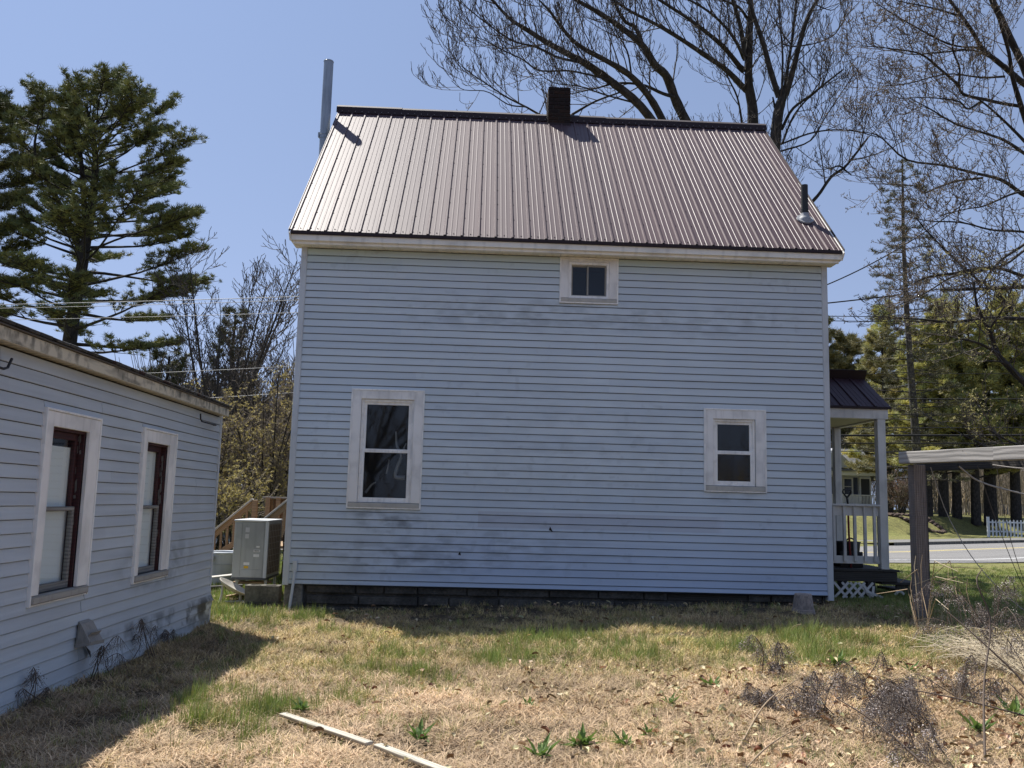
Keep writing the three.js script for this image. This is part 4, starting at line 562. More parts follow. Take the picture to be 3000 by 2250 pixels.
const LIMB_B = [
  [0.3,0.1,10.22,11.86,-11.63,10.15,12.53,-11.46,10.01,13.1,-11.31,9.96,13.51,-11.17,9.94,14.54,-10.95,9.91,15.4,-10.75,9.87,16.11,-10.58],
  [0.15,0.05,9.96,13,-11.39,9.26,13.37,-10.95,8.53,13.57,-10.53,7.86,13.72,-10.12,7.24,13.81,-9.71,6.73,13.8,-9.31,6.09,13.85,-8.91,5.47,14,-8.5],
  [0.13,0.05,9.83,13.5,-11.23,9.11,13.87,-10.64,8.54,13.93,-10.09,7.87,14.02,-9.54,6.95,14.19,-8.98,6.23,14.24,-8.44],
  [0.09,0.04,9.79,13.82,-11.08,9.54,13.87,-10.64,9.17,14.04,-10.19,8.63,14.23,-9.74,8.11,14.27,-9.31,7.58,14.23,-8.89],
  [0.13,0.07,9.84,13.76,-11.09,9.62,14.59,-10.79,9.33,15.23,-10.51,9.11,15.64,-10.26],
  [0.08,0.03,9.88,14.92,-10.94,9.51,15.02,-10.53,8.95,14.99,-10.15,8.46,14.99,-9.77],
  [0.04,0.02,10.05,13.58,-11.11,10.28,13.98,-11.35,11.05,14.62,-11.54],
  [0.06,0.02,9.88,11.99,-11.52,9.57,12.6,-10.98,9.12,13.03,-10.47,8.89,13.38,-9.97],
  [0.07,0.05,10.09,13.21,-11.26,9.86,14.18,-11.08,9.88,14.92,-10.94],
  [0.26,0.05,8.24,11.36,-10.76,7.68,12.1,-10.31,7.32,12.58,-9.88,6.93,12.68,-9.5,6.56,12.96,-9.1,5.96,13.19,-8.71,5.3,13.37,-8.33,4.68,13.47,-7.97,4.2,13.51,-7.6],
  [0.1,0.05,6.63,13.13,-9.48,6.35,13.54,-9.21,6.06,13.55,-8.99,5.79,13.81,-8.74,5.58,14.17,-8.47],
  [0.1,0.02,7.6,12.13,-10.18,7.18,12.08,-9.86,6.65,12.11,-9.53,5.89,11.98,-9.23,5.3,11.67,-8.95,4.68,11.37,-8.67],
  [0.22,0.03,7.18,10.96,-9.85,6.5,11.56,-9.46,5.59,12.05,-9.09,5.07,12.2,-8.75,4.54,12.29,-8.42,4,12.38,-8.09,3.44,12.53,-7.76,3.06,12.57,-7.43,2.61,12.83,-7.08,2.3,12.96,-6.74],
  [0.2,0.03,7.44,11.09,-10.12,7.01,11.61,-9.72,6.62,11.89,-9.34,6.13,12.13,-8.97,5.52,12.27,-8.62,4.79,12.45,-8.27,4.35,12.66,-7.91,3.99,12.9,-7.54,3.71,12.96,-7.19],
  [0.07,0.012,4.93,12.1,-8.47,4.25,12.04,-8.13,3.72,12.08,-7.77,3.13,12.03,-7.43,2.5,12.23,-7.06,2.07,12.36,-6.69,1.83,12.4,-6.32],
  [0.07,0.012,4.75,11.06,-9.22,4.53,10.79,-8.86,4.04,10.63,-8.49,3.5,10.71,-8.1,3.02,10.75,-7.71,2.54,10.86,-7.31,2.04,11,-6.9,1.64,11.23,-6.48],
  [0.035,0.01,3.5,10.66,-8,3.07,10.54,-7.66,2.55,10.66,-7.28,2,10.52,-6.94,1.74,10.54,-6.57],
  [0.04,0.06,6.01,11.77,-9.28,5.34,11.46,-9.24,4.75,11.07,-9.21],
  [0.05,0.008,5.73,11.86,-8.87,4.63,11.87,-8.47,3.8,11.66,-8.1,3.41,11.68,-7.67,2.92,11.68,-7.25,2.36,11.72,-6.83,1.95,11.52,-6.43],
  [0.05,0.01,6.5,11.57,-9.49,5.58,11.52,-8.97,4.83,11.47,-8.45,4.11,11.3,-7.95,3.45,11.48,-7.39],
  [0.05,0.02,6.34,12.39,-9.59,6.17,12.87,-9.26,5.77,13.36,-8.94,5.61,13.63,-8.64]];
const LIMB_C = [
  [0.1,0.06,11.93,7.95,-1.48,11.55,8.62,-1.31,11.27,8.99,-1.17,11.04,9.28,-1.04,10.81,9.56,-.91,10.62,9.8,-.78],
  [0.08,0.03,11.92,8.24,-1.45,11.5,8.3,-1.25,11.13,8.4,-1.05,10.77,8.49,-.85,10.45,8.54,-.65,10.19,8.69,-.44,9.89,8.84,-.23,9.56,9.01,-.02],
  [0.075,0.025,11.87,7.22,-1.58,11.53,7.81,-1.35,11.3,8.09,-1.15,11.11,8.31,-.96,10.96,8.56,-.77,10.74,8.83,-.57,10.55,9.02,-.38],
  [0.05,0.015,11.49,7.98,-1.4,11.03,7.94,-1.23,10.66,7.91,-1.06,10.23,7.9,-.89,10.07,7.96,-.7,9.98,8.11,-.5,9.76,8.32,-.29,9.68,8.45,-.09],
  [0.03,0.008,10.57,7.81,-.95,10.22,7.57,-.74,9.94,7.57,-.5,9.31,7.5,-.28,8.76,7.36,-.07],
  [0.035,0.008,9.99,7.87,-.56,9.56,7.99,-.31,9.14,8.08,-.06,8.6,8.02,.17,7.99,7.93,.38],
  [0.05,0.01,11.95,7.06,-1.6,11.49,7.13,-1.34,11.01,7.22,-1.08,10.55,7.21,-.83,9.91,7.24,-.58,9.38,7.34,-.32,8.95,7.36,-.06],
  [0.045,0.015,11.95,7.12,-1.59,11.53,7.36,-1.38,11.07,7.59,-1.16,10.63,7.77,-.95,10.33,7.8,-.76],
  [0.06,0.008,11.97,6.42,-1.69,11.52,6.44,-1.44,11,6.58,-1.18,10.39,6.59,-.94,9.76,6.6,-.71,9.05,6.58,-.48,8.51,6.82,-.21,8.03,6.77,.03],
  [0.03,0.008,10.63,6.58,-1.11,10.1,6.45,-.98,9.68,6.26,-.85,9.44,6.14,-.71,9.23,6.17,-.54,8.92,6.13,-.39,8.36,6.07,-.25],
  [0.03,0.007,10.88,8.59,-1.04,10.34,8.55,-.71,9.67,8.33,-.41,9,8.1,-.11,8.46,8.01,.21],
  [0.03,0.007,10.52,8.67,-.84,9.86,8.53,-.53,9.09,8.62,-.19,8.55,8.64,.14,8.14,8.6,.48],
  [0.03,0.01,9.99,8.95,-.42,9.25,8.79,.04,8.53,8.59,.49],
  [0.03,0.007,11.05,8.32,-1.07,10.49,8.12,-.76,9.75,7.99,-.45,8.94,7.65,-.17,8.37,7.44,.13],
  [0.05,0.02,11.39,4.81,-.91,10.97,4.84,-.69,10.43,4.9,-.47,9.94,4.81,-.26,9.52,4.68,-.06,9.04,4.56,.14,8.72,4.42,.35],
  [0.05,0.035,11.39,4.71,-.92,10.96,4.68,-.69,10.51,4.59,-.47,9.9,4.5,-.25,9.3,4.41,-.03],
  [0.055,0.012,11.4,4.25,-.99,10.95,4.18,-.71,10.19,4.11,-.44,9.51,3.97,-.19,8.87,3.94,.09,8.3,3.88,.36],
  [0.045,0.015,11.36,5.64,-.8,10.94,5.33,-.61,10.41,4.98,-.42,10.05,4.61,-.23,9.75,4.29,-.03],
  [0.04,0.01,11.37,5.49,-.82,10.95,5.24,-.63,10.48,4.93,-.45,9.64,4.7,-.27,9.08,4.37,-.09,8.58,4.13,.1],
  [0.035,0.008,11.37,5.49,-.82,10.92,5.51,-.55,10.26,5.44,-.3,9.64,5.45,-.04,9.04,5.37,.2,8.62,5.32,.47],
  [0.03,0.008,11.19,6.27,-.73,10.71,6.09,-.49,10.13,5.8,-.27,9.73,5.66,-.03,9.16,5.45,.2],
  [0.03,0.01,10.08,4.65,-.38,9.51,4.99,-.15,9.04,5.28,.07,8.79,5.39,.28],
  [0.04,0.05,10.34,4.16,-.03,10.01,4.31,.18]];
const LIMB_D = [
  [0.055,0.012,10.36,2.16,.72,9.97,2.87,.86,9.76,3.03,.93,9.46,3.3,1.01,9.37,3.45,1.08,9.27,3.59,1.15,9.08,3.88,1.24,8.99,4.18,1.34],
  [0.025,0.008,9.44,3.3,1.04,9.09,3.38,1.24,8.74,3.4,1.43,8.43,3.4,1.62],
  [0.03,0.012,9.95,1.77,1.05,9.66,1.79,1.15,9.31,1.94,1.25,8.95,2.07,1.36,8.69,2.16,1.46],
  [0.02,0.008,10.11,1.97,1.09,9.7,2.02,1.21,9.26,2.15,1.35,9.03,2.22,1.48],
  [0.02,0.008,9.26,3.58,1.17,9.37,3.86,1.36,9.4,4.14,1.55],
  [0.02,0.006,9.75,2.98,1,9.4,3.13,1.26,8.93,3.11,1.5]];
const readLimb = ([r0, r1, ...c]) => { const p = []; for (let i = 0; i < c.length; i += 3) p.push(V(c[i], c[i + 1], c[i + 2])); return { p: smoothPath(p, p.length * 3), r0, r1 }; };
const perp = (t, r) => { const a = V(r() - 0.5, r() - 0.5, r() - 0.5); return a.sub(t.clone().multiplyScalar(a.dot(t))).normalize(); };
// twigs that fork off a limb; lift bends their ends upward, tips collects the ends
function sprout(buf, limb, r, o, level = 0, tips = null) {
  const { p, r0, r1 } = limb; let len = 0; for (let i = 1; i < p.length; i++) len += p[i].distanceTo(p[i - 1]);
  const n = Math.round(len * o.density[level]); if (!n) return;
  for (let k = 0; k < n; k++) {
    const s = lerp(o.from ?? 0.12, 1, Math.pow((k + r()) / n, level ? 0.8 : 0.7)), f = s * (p.length - 1), i = Math.min(p.length - 2, Math.floor(f)), b = p[i].clone().lerp(p[i + 1], f - i), t = p[i + 1].clone().sub(p[i]).normalize(), rad = lerp(r0, r1, s);
    const side = perp(t, r), ang = lerp(0.5, 1.15, r()); if (side.y < -0.3 && r() < 0.6) side.y *= -0.5;
    let d = t.clone().multiplyScalar(Math.cos(ang)).addScaledVector(side, Math.sin(ang)).normalize();
    const L = o.length[level] * lerp(0.45, 1.15, r()) * (level ? 1 : lerp(1.1, 0.7, s)) * (1 - 0.45 * (level ? s : 0)), N = level < 2 ? 5 : 3, q = [b], rr = Math.max(o.min, Math.min(rad * 0.55, L * o.taper)), rs = [rr];
    for (let j = 1; j <= N; j++) { d = d.clone().add(V((r() - 0.5) * o.wob, o.lift[level] * (j / N) + (r() - 0.5) * o.wob * 0.7, (r() - 0.5) * o.wob)).normalize(); q.push(q[j - 1].clone().addScaledVector(d, L / N)); rs.push(Math.max(o.min, rr * (1 - 0.75 * j / N))); }
    buf.tube(q, rs, rr > 0.012 ? 4 : 3);
    if (tips) { tips.push([q[N], d]); if (o.budsAlong) for (let j = 1; j < N; j++) if (r() < o.budsAlong) tips.push([q[j].clone().lerp(q[j + 1], r()), d]); }
    if (level + 1 < o.density.length) sprout(buf, { p: q, r0: rr, r1: o.min }, r, o, level + 1, tips);
  }
}
function scatter(name, geo, m, parent, places, tint) {   // places: [position, direction, scale]
  const im = new THREE.InstancedMesh(geo, m, places.length), q = new THREE.Quaternion(), up = V(0, 1, 0), mx = new THREE.Matrix4(), c = new THREE.Color(), spin = new THREE.Quaternion(), r = rng(places.length + 3);
  places.forEach(([p, d, s], i) => { q.setFromUnitVectors(up, d); spin.setFromAxisAngle(up, r() * 6.283); q.multiply(spin); im.setMatrixAt(i, mx.compose(p, q, typeof s === 'number' ? V(s, s, s) : s)); if (tint) im.setColorAt(i, tint(c, r, p, i)); });
  im.name = parent === scene ? numbered(name) : name; im.castShadow = im.receiveShadow = true; im.userData.kind = 'stuff'; parent.add(im); return im;
}
const budGeo = (() => { const b = new Buf(), r = rng(3); for (let i = 0; i < 5; i++) { const a = r() * 6.28, d = V(Math.cos(a) * 0.8, 0.3 + r(), Math.sin(a) * 0.8).normalize(), s = perp(d, r).multiplyScalar(0.16), o = V(r() - 0.5, r() - 0.3, r() - 0.5).multiplyScalar(0.6), m = o.clone().addScaledVector(d, 0.4); b.tri(o, m.clone().add(s), m.clone().sub(s)); b.tri(m.clone().add(s), o.clone().addScaledVector(d, 0.9), m.clone().sub(s)); } return b.geo(); })();
function bareTree(name, label, limbs, o, category = 'tree') {
  const t = thing(name, label, category, 0, 0, 0, o.group), r = rng(o.seed), L = limbs.map(readLimb).map((l) => ({ ...l, r0: l.r0 * (o.thin ?? 1), r1: Math.max(o.min, l.r1 * (o.thin ?? 1)) })), tw = new Buf(), tips = o.buds ? [] : null;
  L.forEach((l, i) => { const b = new Buf().tube(l.p, l.p.map((_, k) => lerp(l.r0, l.r1, k / (l.p.length - 1)) * (1 + 0.12 * (r() - 0.5))), l.r0 > 0.1 ? 10 : 6, true); part(i < o.trunks ? 'trunk' : 'limb', b.geo(), M.bark, t); sprout(tw, l, r, { ...o, from: i < o.trunks ? 0.45 : 0.12 }, 0, tips); });
  part('twigs', tw.geo(), o.twig ?? M.twig, t, 'stuff');
  if (tips) scatter('buds', budGeo, o.buds.m, t, tips.filter(() => r() < o.buds.keep).map(([p, d]) => [p.clone().addScaledVector(d, 0.02), d, o.buds.size * (0.5 + r())]));
  return t;
}
const ground = (x, z) => [x, gy(x, z) - 0.3, z];
const MAPLE = { density: [4.2, 5.2, 4.2], length: [1.9, 0.74, 0.3], lift: [0.34, 0.5, 0.5], wob: 0.34, min: 0.0062, taper: 0.011, thin: 0.56 };
bareTree('bare_maple', 'tall bare tree with a forked dark trunk rising just beyond the right roof corner', [[0.36, 0.27, ...ground(10.0, -10.6), 10.2, 4, -10.4, 10.36, 10.75, -10.26], ...LIMB_A], { ...MAPLE, seed: 51, trunks: 2 });
bareTree('bare_maple', 'spreading bare tree behind the ridge whose limbs sweep over the brick chimney', [[0.42, 0.3, ...ground(9.3, -12.4), 9.9, 5, -12, 10.26, 11.3, -11.7], [0.36, 0.26, ...ground(9.0, -12.3), 8.7, 5, -11.6, 8.25, 10.9, -10.75], [0.3, 0.22, ...ground(8.8, -12.2), 8.2, 5, -11.2, 7.2, 10.3, -9.9], [0.3, 0.2, ...ground(8.8, -12.0), 8.2, 5, -11.2, 7.4, 10.3, -10.1], ...LIMB_B], { ...MAPLE, seed: 52, trunks: 4 });
const budM = leafMat(0.16, 0.115, 0.06, 0.25), budY = leafMat(0.46, 0.41, 0.15, 0.35);
bareTree('budding_tree', 'big tree breaking into bud whose branches reach in over the lawn from the edge', LIMB_C, { density: [6.0, 7.5, 5], length: [1.15, 0.46, 0.18], lift: [0.12, 0.2, 0.2], wob: 0.5, min: 0.0038, taper: 0.009, thin: 0.66, twig: mat(0.12, 0.098, 0.08, 0.9), seed: 53, trunks: 3, budsAlong: 0.25, buds: { m: budM, keep: 0.6, size: 0.032 } });
bareTree('sapling', 'slim young tree with yellow-green buds leaning in front of the pines', LIMB_D, { density: [7.5, 7, 4], length: [0.9, 0.38, 0.17], lift: [0.2, 0.2, 0.2], wob: 0.5, min: 0.0038, taper: 0.012, seed: 54, trunks: 1, budsAlong: 0.4, buds: { m: budY, keep: 0.7, size: 0.026 } });
// far bare tree between shed and house, grown from a fork
function grown(seed, x, z, h, rad, lean = 0, forks = 5, spread = 0.5) {
  const r = rng(seed), y = gy(x, z) - 0.2, L = [[rad, rad * 0.8, x, y, z, x + lean * 0.15, y + h * 0.14, z, x + lean * 0.3, y + h * 0.3, z]];
  for (let i = 0; i < forks; i++) { const a = i / forks * 6.283 + r() * 1.2, k = spread * (0.5 + r() * 0.8) * h * 0.45, hh = h * (0.72 + 0.28 * r()), s = 0.2 + 0.1 * r(); L.push([rad * 0.42, 0.014, x + lean * s, y + h * s, z, x + lean * 0.5 + Math.cos(a) * k * 0.5, y + lerp(h * s, hh, 0.45), z + Math.sin(a) * k * 0.5, x + lean + Math.cos(a) * k, y + hh, z + Math.sin(a) * k]); }
  return L;
}
const FAR = { density: [3.6, 3.8, 3.0], length: [1.9, 0.85, 0.4], lift: [0.3, 0.3, 0.2], wob: 0.4, min: 0.011, taper: 0.012, trunks: 1 };
bareTree('bare_tree', 'bare tree with wide fine crown seen above the shed eave, crossed by wires', grown(61, -7.25, -21.6, 10.6, 0.2, 0.5, 8, 0.62), { ...FAR, seed: 61 });
bareTree('bare_tree', 'thin bare tree close to the house wall, fainter and lower than its neighbour', grown(62, -4.9, -25, 8.6, 0.13, 0.4, 7, 0.5), { ...FAR, seed: 62 });
bareTree('bare_tree', 'small twiggy tree directly above the shed corner trim', grown(63, -6.2, -24, 7, 0.11, 0, 6, 0.6), { ...FAR, seed: 63 });
// ---------- conifers ----------
function tuftGeo(seed, n, len, w, spread, down = 0) { const b = new Buf(), r = rng(seed); for (let i = 0; i < n; i++) { const a = r() * 6.283, e = lerp(-0.25, 1.25, r()), d = V(Math.cos(a) * Math.cos(e), Math.sin(e) - down, Math.sin(a) * Math.cos(e)).normalize(), o = V((r() - 0.5), (r() - 0.5) * 0.5, (r() - 0.5)).multiplyScalar(spread), s = perp(d, r).multiplyScalar(w); b.tri(o.clone().add(s), o.clone().sub(s), o.clone().addScaledVector(d, len * (0.6 + 0.6 * r()))); } return b.geo(); }
const pineTuft = tuftGeo(71, 40, 0.24, 0.017, 0.24), spruceTuft = tuftGeo(72, 30, 0.2, 0.02, 0.3, 0.25);
const pineTint = (base, amp) => (c, r) => { const k = 0.7 + 0.6 * r(), y = r(); return c.setRGB(base[0] * k * (1 + amp * y), base[1] * k * (1 + amp * 0.5 * y), base[2] * k); };
function pine(name, label, o, group) {
  const t = thing(name, label, 'tree', 0, 0, 0, group), r = rng(o.seed), tr = smoothPath(o.trunk.map((q) => V(...q)), 24), places = [], tw = new Buf();
  part('trunk', new Buf().tube(tr, tr.map((_, i) => lerp(o.r, 0.05, Math.pow(i / 24, 1.1))), 12).geo(), o.bark ?? M.barkPine, t);
  for (const f of o.forks ?? []) { const p = smoothPath(f.map((q) => V(...q)), 10); part('limb', new Buf().tube(p, p.map((_, i) => lerp(o.r * 0.4, 0.03, i / 10)), 7).geo(), M.barkPine, t); }
  const y0 = tr[0].y, hgt = tr.at(-1).y - y0, addBranch = (b, dir, L, rb) => {
    const q = [b], rs = [rb], N = 6; let d = dir.clone();
    for (let j = 1; j <= N; j++) { d.add(V((r() - 0.5) * 0.25, o.curve * (j / N) + (r() - 0.5) * 0.12, (r() - 0.5) * 0.25)).normalize(); q.push(q[j - 1].clone().addScaledVector(d, L / N)); rs.push(Math.max(0.012, rb * (1 - 0.85 * j / N))); }
    tw.tube(q, rs, 4);
    const n = Math.round(L * o.sub);
    for (let k = 0; k < n; k++) {
      const s = lerp(o.bare, 1, Math.sqrt((k + r()) / n)), f = s * N, i = Math.min(N - 1, Math.floor(f)), p = q[i].clone().lerp(q[i + 1], f - i), sg = r() < 0.5 ? -1 : 1, tt = q[i + 1].clone().sub(q[i]).normalize(), sd = V(-tt.z, 0, tt.x).multiplyScalar(sg), l = L * 0.30 * (1.15 - s) + 0.25 + 0.35 * r(), e = p.clone().addScaledVector(tt, l * 0.6).addScaledVector(sd, l * 0.75 * (0.4 + r())).add(V(0, (r() - 0.2) * 0.35 * l + o.rise, 0));
      tw.tube([p, p.clone().lerp(e, 0.5), e], [0.02, 0.014, 0.01], 3);
      const m = Math.max(1, Math.round(l * o.tufts)); for (let g = 0; g < m; g++) places.push([p.clone().lerp(e, (g + 0.6 + 0.6 * r()) / (m + 0.2)).add(V((r() - 0.5) * 0.2, r() * 0.14, (r() - 0.5) * 0.2)), V((r() - 0.5) * 0.8, 1, (r() - 0.5) * 0.8).normalize(), o.size * (0.65 + 0.7 * r())]);
    }
    places.push([q[N], d.clone(), o.size]);
  };
  for (let k = 0; k < o.n; k++) {
    const s = lerp(o.low, 0.985, Math.pow((k + r() * 0.8) / o.n, 0.92)), f = s * 24, i = Math.min(23, Math.floor(f)), b = tr[i].clone().lerp(tr[i + 1], f - i), a = k * 2.4 + r() * 1.2, dir = V(Math.cos(a), lerp(o.tilt[0], o.tilt[1], s) + (r() - 0.5) * 0.2, Math.sin(a)).normalize();
    addBranch(b, dir, Math.max(0.5, o.len(s, dir, r)), lerp(0.085, 0.03, s) * o.thick);
  }
  for (const f of o.forks ?? []) for (let k = 0; k < 11; k++) { const s = 0.25 + 0.75 * k / 10, p = f.map((q) => V(...q)), cu = new THREE.CatmullRomCurve3(p).getPoint(s), a = k * 2.4 + r(); addBranch(cu, V(Math.cos(a), 0.5, Math.sin(a)).normalize(), 1.1 + r() * 1.3, 0.035); }
  part('branches', tw.geo(), M.barkPine, t, 'stuff'); scatter('needles', o.tuft ?? pineTuft, o.leaf, t, places, pineTint(o.tint, 0.7));
  return t;
}
const needle = new THREE.MeshStandardMaterial({ color: 0xffffff, roughness: 0.7, side: THREE.DoubleSide });
pine('white_pine', 'tall white pine with a bare lower trunk and layered boughs above the shed roof', { seed: 81, r: 0.36, trunk: [[-15.4, -0.6, -26.8], [-15.0, 7.3, -25.8], [-14.44, 11.5, -25.2], [-14.1, 15.2, -24.7], [-14.6, 17.6, -24.4]], forks: [[[-14.5, 11.0, -25.3], [-15.6, 13.4, -24.9], [-16.6, 15.2, -24.6], [-16.5, 16.8, -24.4]], [[-14.4, 11.8, -25.2], [-14.8, 14.5, -25.2], [-15.0, 16.4, -24.8], [-15.3, 17.7, -24.4]]], n: 96, low: 0.23, tilt: [-0.14, 0.6], curve: 0.06, sub: 5.4, bare: 0.36, rise: 0.04, tufts: 4.0, size: 0.78, thick: 1.2, leaf: needle, tint: [0.14, 0.175, 0.066], len: (s, d, r) => (d.x > -0.2 ? 1.08 : 0.7) * lerp(0.6, 1.1, r()) * (s < 0.42 ? lerp(4.6, 5.3, (s - 0.23) / 0.19) : s < 0.8 ? 5.3 * lerp(1, 0.68, (s - 0.42) / 0.38) : 3.5 * lerp(1, 0.25, (s - 0.8) / 0.2)) });
pine('white_pine', 'second white pine, mostly out of view beyond the outer edge, its boughs touching the first', { seed: 82, r: 0.34, trunk: [[-21.2, -0.6, -26], [-21.0, 9, -25.5], [-20.8, 15.6, -25], [-20.6, 17.0, -24.8]], n: 70, low: 0.28, tilt: [-0.08, 0.6], curve: 0.06, sub: 5, bare: 0.4, rise: 0.05, tufts: 3.8, size: 0.95, thick: 1, leaf: needle, tint: [0.10, 0.125, 0.05], len: (s, d, r) => lerp(0.7, 1.2, r()) * (s < 0.7 ? 4.2 : 4.2 * lerp(1, 0.3, (s - 0.7) / 0.3)) });
pine('young_pine', 'shorter dark pine standing behind the bare tree beside the shed eave', { seed: 83, r: 0.2, trunk: [[-9.6, -0.5, -31], [-9.55, 5, -31], [-9.5, 10.0, -31]], n: 34, low: 0.2, tilt: [0.1, 0.8], curve: 0.1, sub: 4.4, bare: 0.2, rise: 0.05, tufts: 3.4, size: 1.05, thick: 0.8, leaf: needle, tint: [0.10, 0.115, 0.055], len: (s, d, r) => lerp(0.7, 1.2, r()) * lerp(2.9, 0.5, s) });
pine('young_pine', 'low dark evergreen just past the shed corner beneath the tall pine', { seed: 84, r: 0.18, trunk: [[-12.4, -0.5, -30], [-12.3, 4, -30], [-12.2, 7.6, -30]], n: 40, low: 0.15, tilt: [0.1, 0.8], curve: 0.1, sub: 4.2, bare: 0.2, rise: 0.05, tufts: 3.2, size: 1.05, thick: 0.8, leaf: needle, tint: [0.085, 0.105, 0.05], len: (s, d, r) => lerp(0.7, 1.2, r()) * lerp(2.8, 0.5, s) });
// thin spruce across the road: long bare trunk, short drooping twigs, foliage mostly near the top
pine('spruce', 'tall thin half-bare spruce with a straight grey trunk across the road', { seed: 85, r: 0.33, bark: mat(0.17, 0.15, 0.135, 0.95, { map: T.bark }), trunk: [[32.9, -0.4, -47.4], [32.2, 6, -46.4], [31.6, 12, -45.7], [31.0, 19, -44.8], [30.7, 24.8, -44]], n: 118, low: 0.14, tilt: [-0.05, 0.25], curve: -0.02, sub: 4.5, bare: 0.15, rise: -0.12, tufts: 0.42, size: 0.9, thick: 0.75, tuft: spruceTuft, leaf: needle, tint: [0.085, 0.09, 0.04], len: (s, d, r) => lerp(0.5, 1.15, r()) * lerp(5.6, 0.9, Math.pow(s, 0.75)) });
// grove of pines behind the fence, lit from behind
const grove = leafMat(1, 1, 1, 0.45);
[[36.5, -53.6, 15.6, 91, 0.42], [37.9, -53.9, 16.0, 92, 0.38], [39.0, -54.0, 17.2, 93, 0.36], [40.0, -53.2, 15.2, 94, 0.36], [41.6, -54.0, 17.0, 95, 0.5], [43.2, -53.4, 18.6, 96, 0.4], [45.6, -53.6, 18, 97, 0.44], [48.2, -54.2, 17, 98, 0.4], [39.4, -66, 20, 99, 0.4], [45, -67, 21, 100, 0.4], [51, -66, 21, 104, 0.4], [35.7, -58.5, 15.6, 105, 0.36]].forEach(([x, z, h, seed, r0], i) => pine('grove_pine', ['pine of the roadside row nearest the spruce trunk', 'slim pine second from the spruce in the roadside row', 'taller pine third from the spruce in the roadside row', 'short pine in the roadside row just before the tan-sided house', 'thickest pine trunk of the row, straight behind the end of the picket fence', 'tall pine in the row above the first pickets', 'pine of the row behind the farther pickets', 'last pine of the row, past the visible pickets', 'pine in the second rank, behind the gap after the spruce', 'tall pine in the second rank above the tan-sided house', 'outermost pine of the second rank', 'dull olive evergreen whose boughs hang behind the spruce trunk'][i], { seed, r: r0, trunk: [[x, 0.3, z], [x + 0.1, h * 0.5, z], [x, h, z]], n: 56, low: 0.24, tilt: [-0.15, 0.7], curve: 0.05, sub: 4.0, bare: 0.1, rise: 0.02, tufts: 2.8, size: 1.6, thick: 1, leaf: grove, tint: i === 11 ? [0.18, 0.185, 0.075] : [0.29, 0.32, 0.105], len: (s, d, r) => lerp(0.7, 1.2, r()) * lerp(4.0, 0.7, Math.pow(s, 1.4)) }, 'pines in the row beyond the picket fence'));
[[38.4, -80, 20.2, 101], [34.2, -81, 17.8, 102], [42.6, -82, 19.4, 103]].forEach(([x, z, h, seed], i) => pine('dark_evergreen', ['tallest broad dark evergreen, rising over the far porch house', 'dark evergreen showing directly above the porch roof', 'dark evergreen behind the thin spruce trunk'][i], { seed, r: 0.35, trunk: [[x, 0.3, z], [x, h * 0.5, z], [x + 0.2, h, z]], n: 84, low: 0.2, tilt: [0.0, 0.7], curve: 0.04, sub: 3.4, bare: 0.1, rise: 0.02, tufts: 2.6, size: 2.1, thick: 1, leaf: needle, tint: [0.155, 0.16, 0.075], len: (s, d, r) => lerp(0.7, 1.2, r()) * lerp(5.6, 1.6, Math.pow(s, 1.6)) }, 'broad evergreens behind the thin spruce'));
// ---------- shrubs and thickets ----------
const shrubTwig = mat(0.20, 0.165, 0.13, 0.9);
function shrub(label, x, z, h, w, seed, stems, buds, o = {}) {
  const r = rng(seed), L = []; for (let i = 0; i < stems; i++) { const a = r() * 6.283, k = w * (0.25 + 0.75 * r()), hh = h * (0.6 + 0.4 * r()), bx = x + (r() - 0.5) * w * 0.4, bz = z + (r() - 0.5) * w * 0.4, y = gy(bx, bz) - 0.1; L.push([o.rad ?? 0.035, 0.01, bx, y, bz, bx + Math.cos(a) * k * 0.35, y + hh * 0.5, bz + Math.sin(a) * k * 0.35, bx + Math.cos(a) * k, y + hh, bz + Math.sin(a) * k]); }
  return bareTree('shrub', label, L, { density: [5, 5, 3], length: [1.1, 0.5, 0.25], lift: [0.25, 0.25, 0.2], wob: 0.6, min: 0.007, taper: 0.012, trunks: 0, seed, budsAlong: 0.5, buds, twig: shrubTwig, ...o }, 'shrub');
}
const yb = { m: leafMat(0.46, 0.38, 0.13, 0.4), keep: 0.22, size: 0.07 };
shrub('budding yellow-green shrub rising above the deck cap rail', -3.3, -12.4, 4.9, 1.5, 111, 12, yb);
shrub('leafier budding shrub next to the shed corner trim', -4.6, -12.0, 4.1, 1.3, 112, 12, { ...yb, keep: 0.28 });
shrub('budding shrub tight against the house corner trim', -2.2, -12.8, 5.0, 1.1, 113, 10, yb);
shrub('low tangled shrub behind the deck handrail', -3.6, -10.2, 2.2, 1.4, 114, 12, { ...yb, keep: 0.5 });
shrub('rounded bare reddish bush on the far lawn beside the spruce trunk', 34.2, -53.2, 3.0, 2.0, 115, 22, { m: leafMat(0.16, 0.085, 0.055, 0.2), keep: 0.4, size: 0.09 }, { density: [4, 4, 2], min: 0.014 });
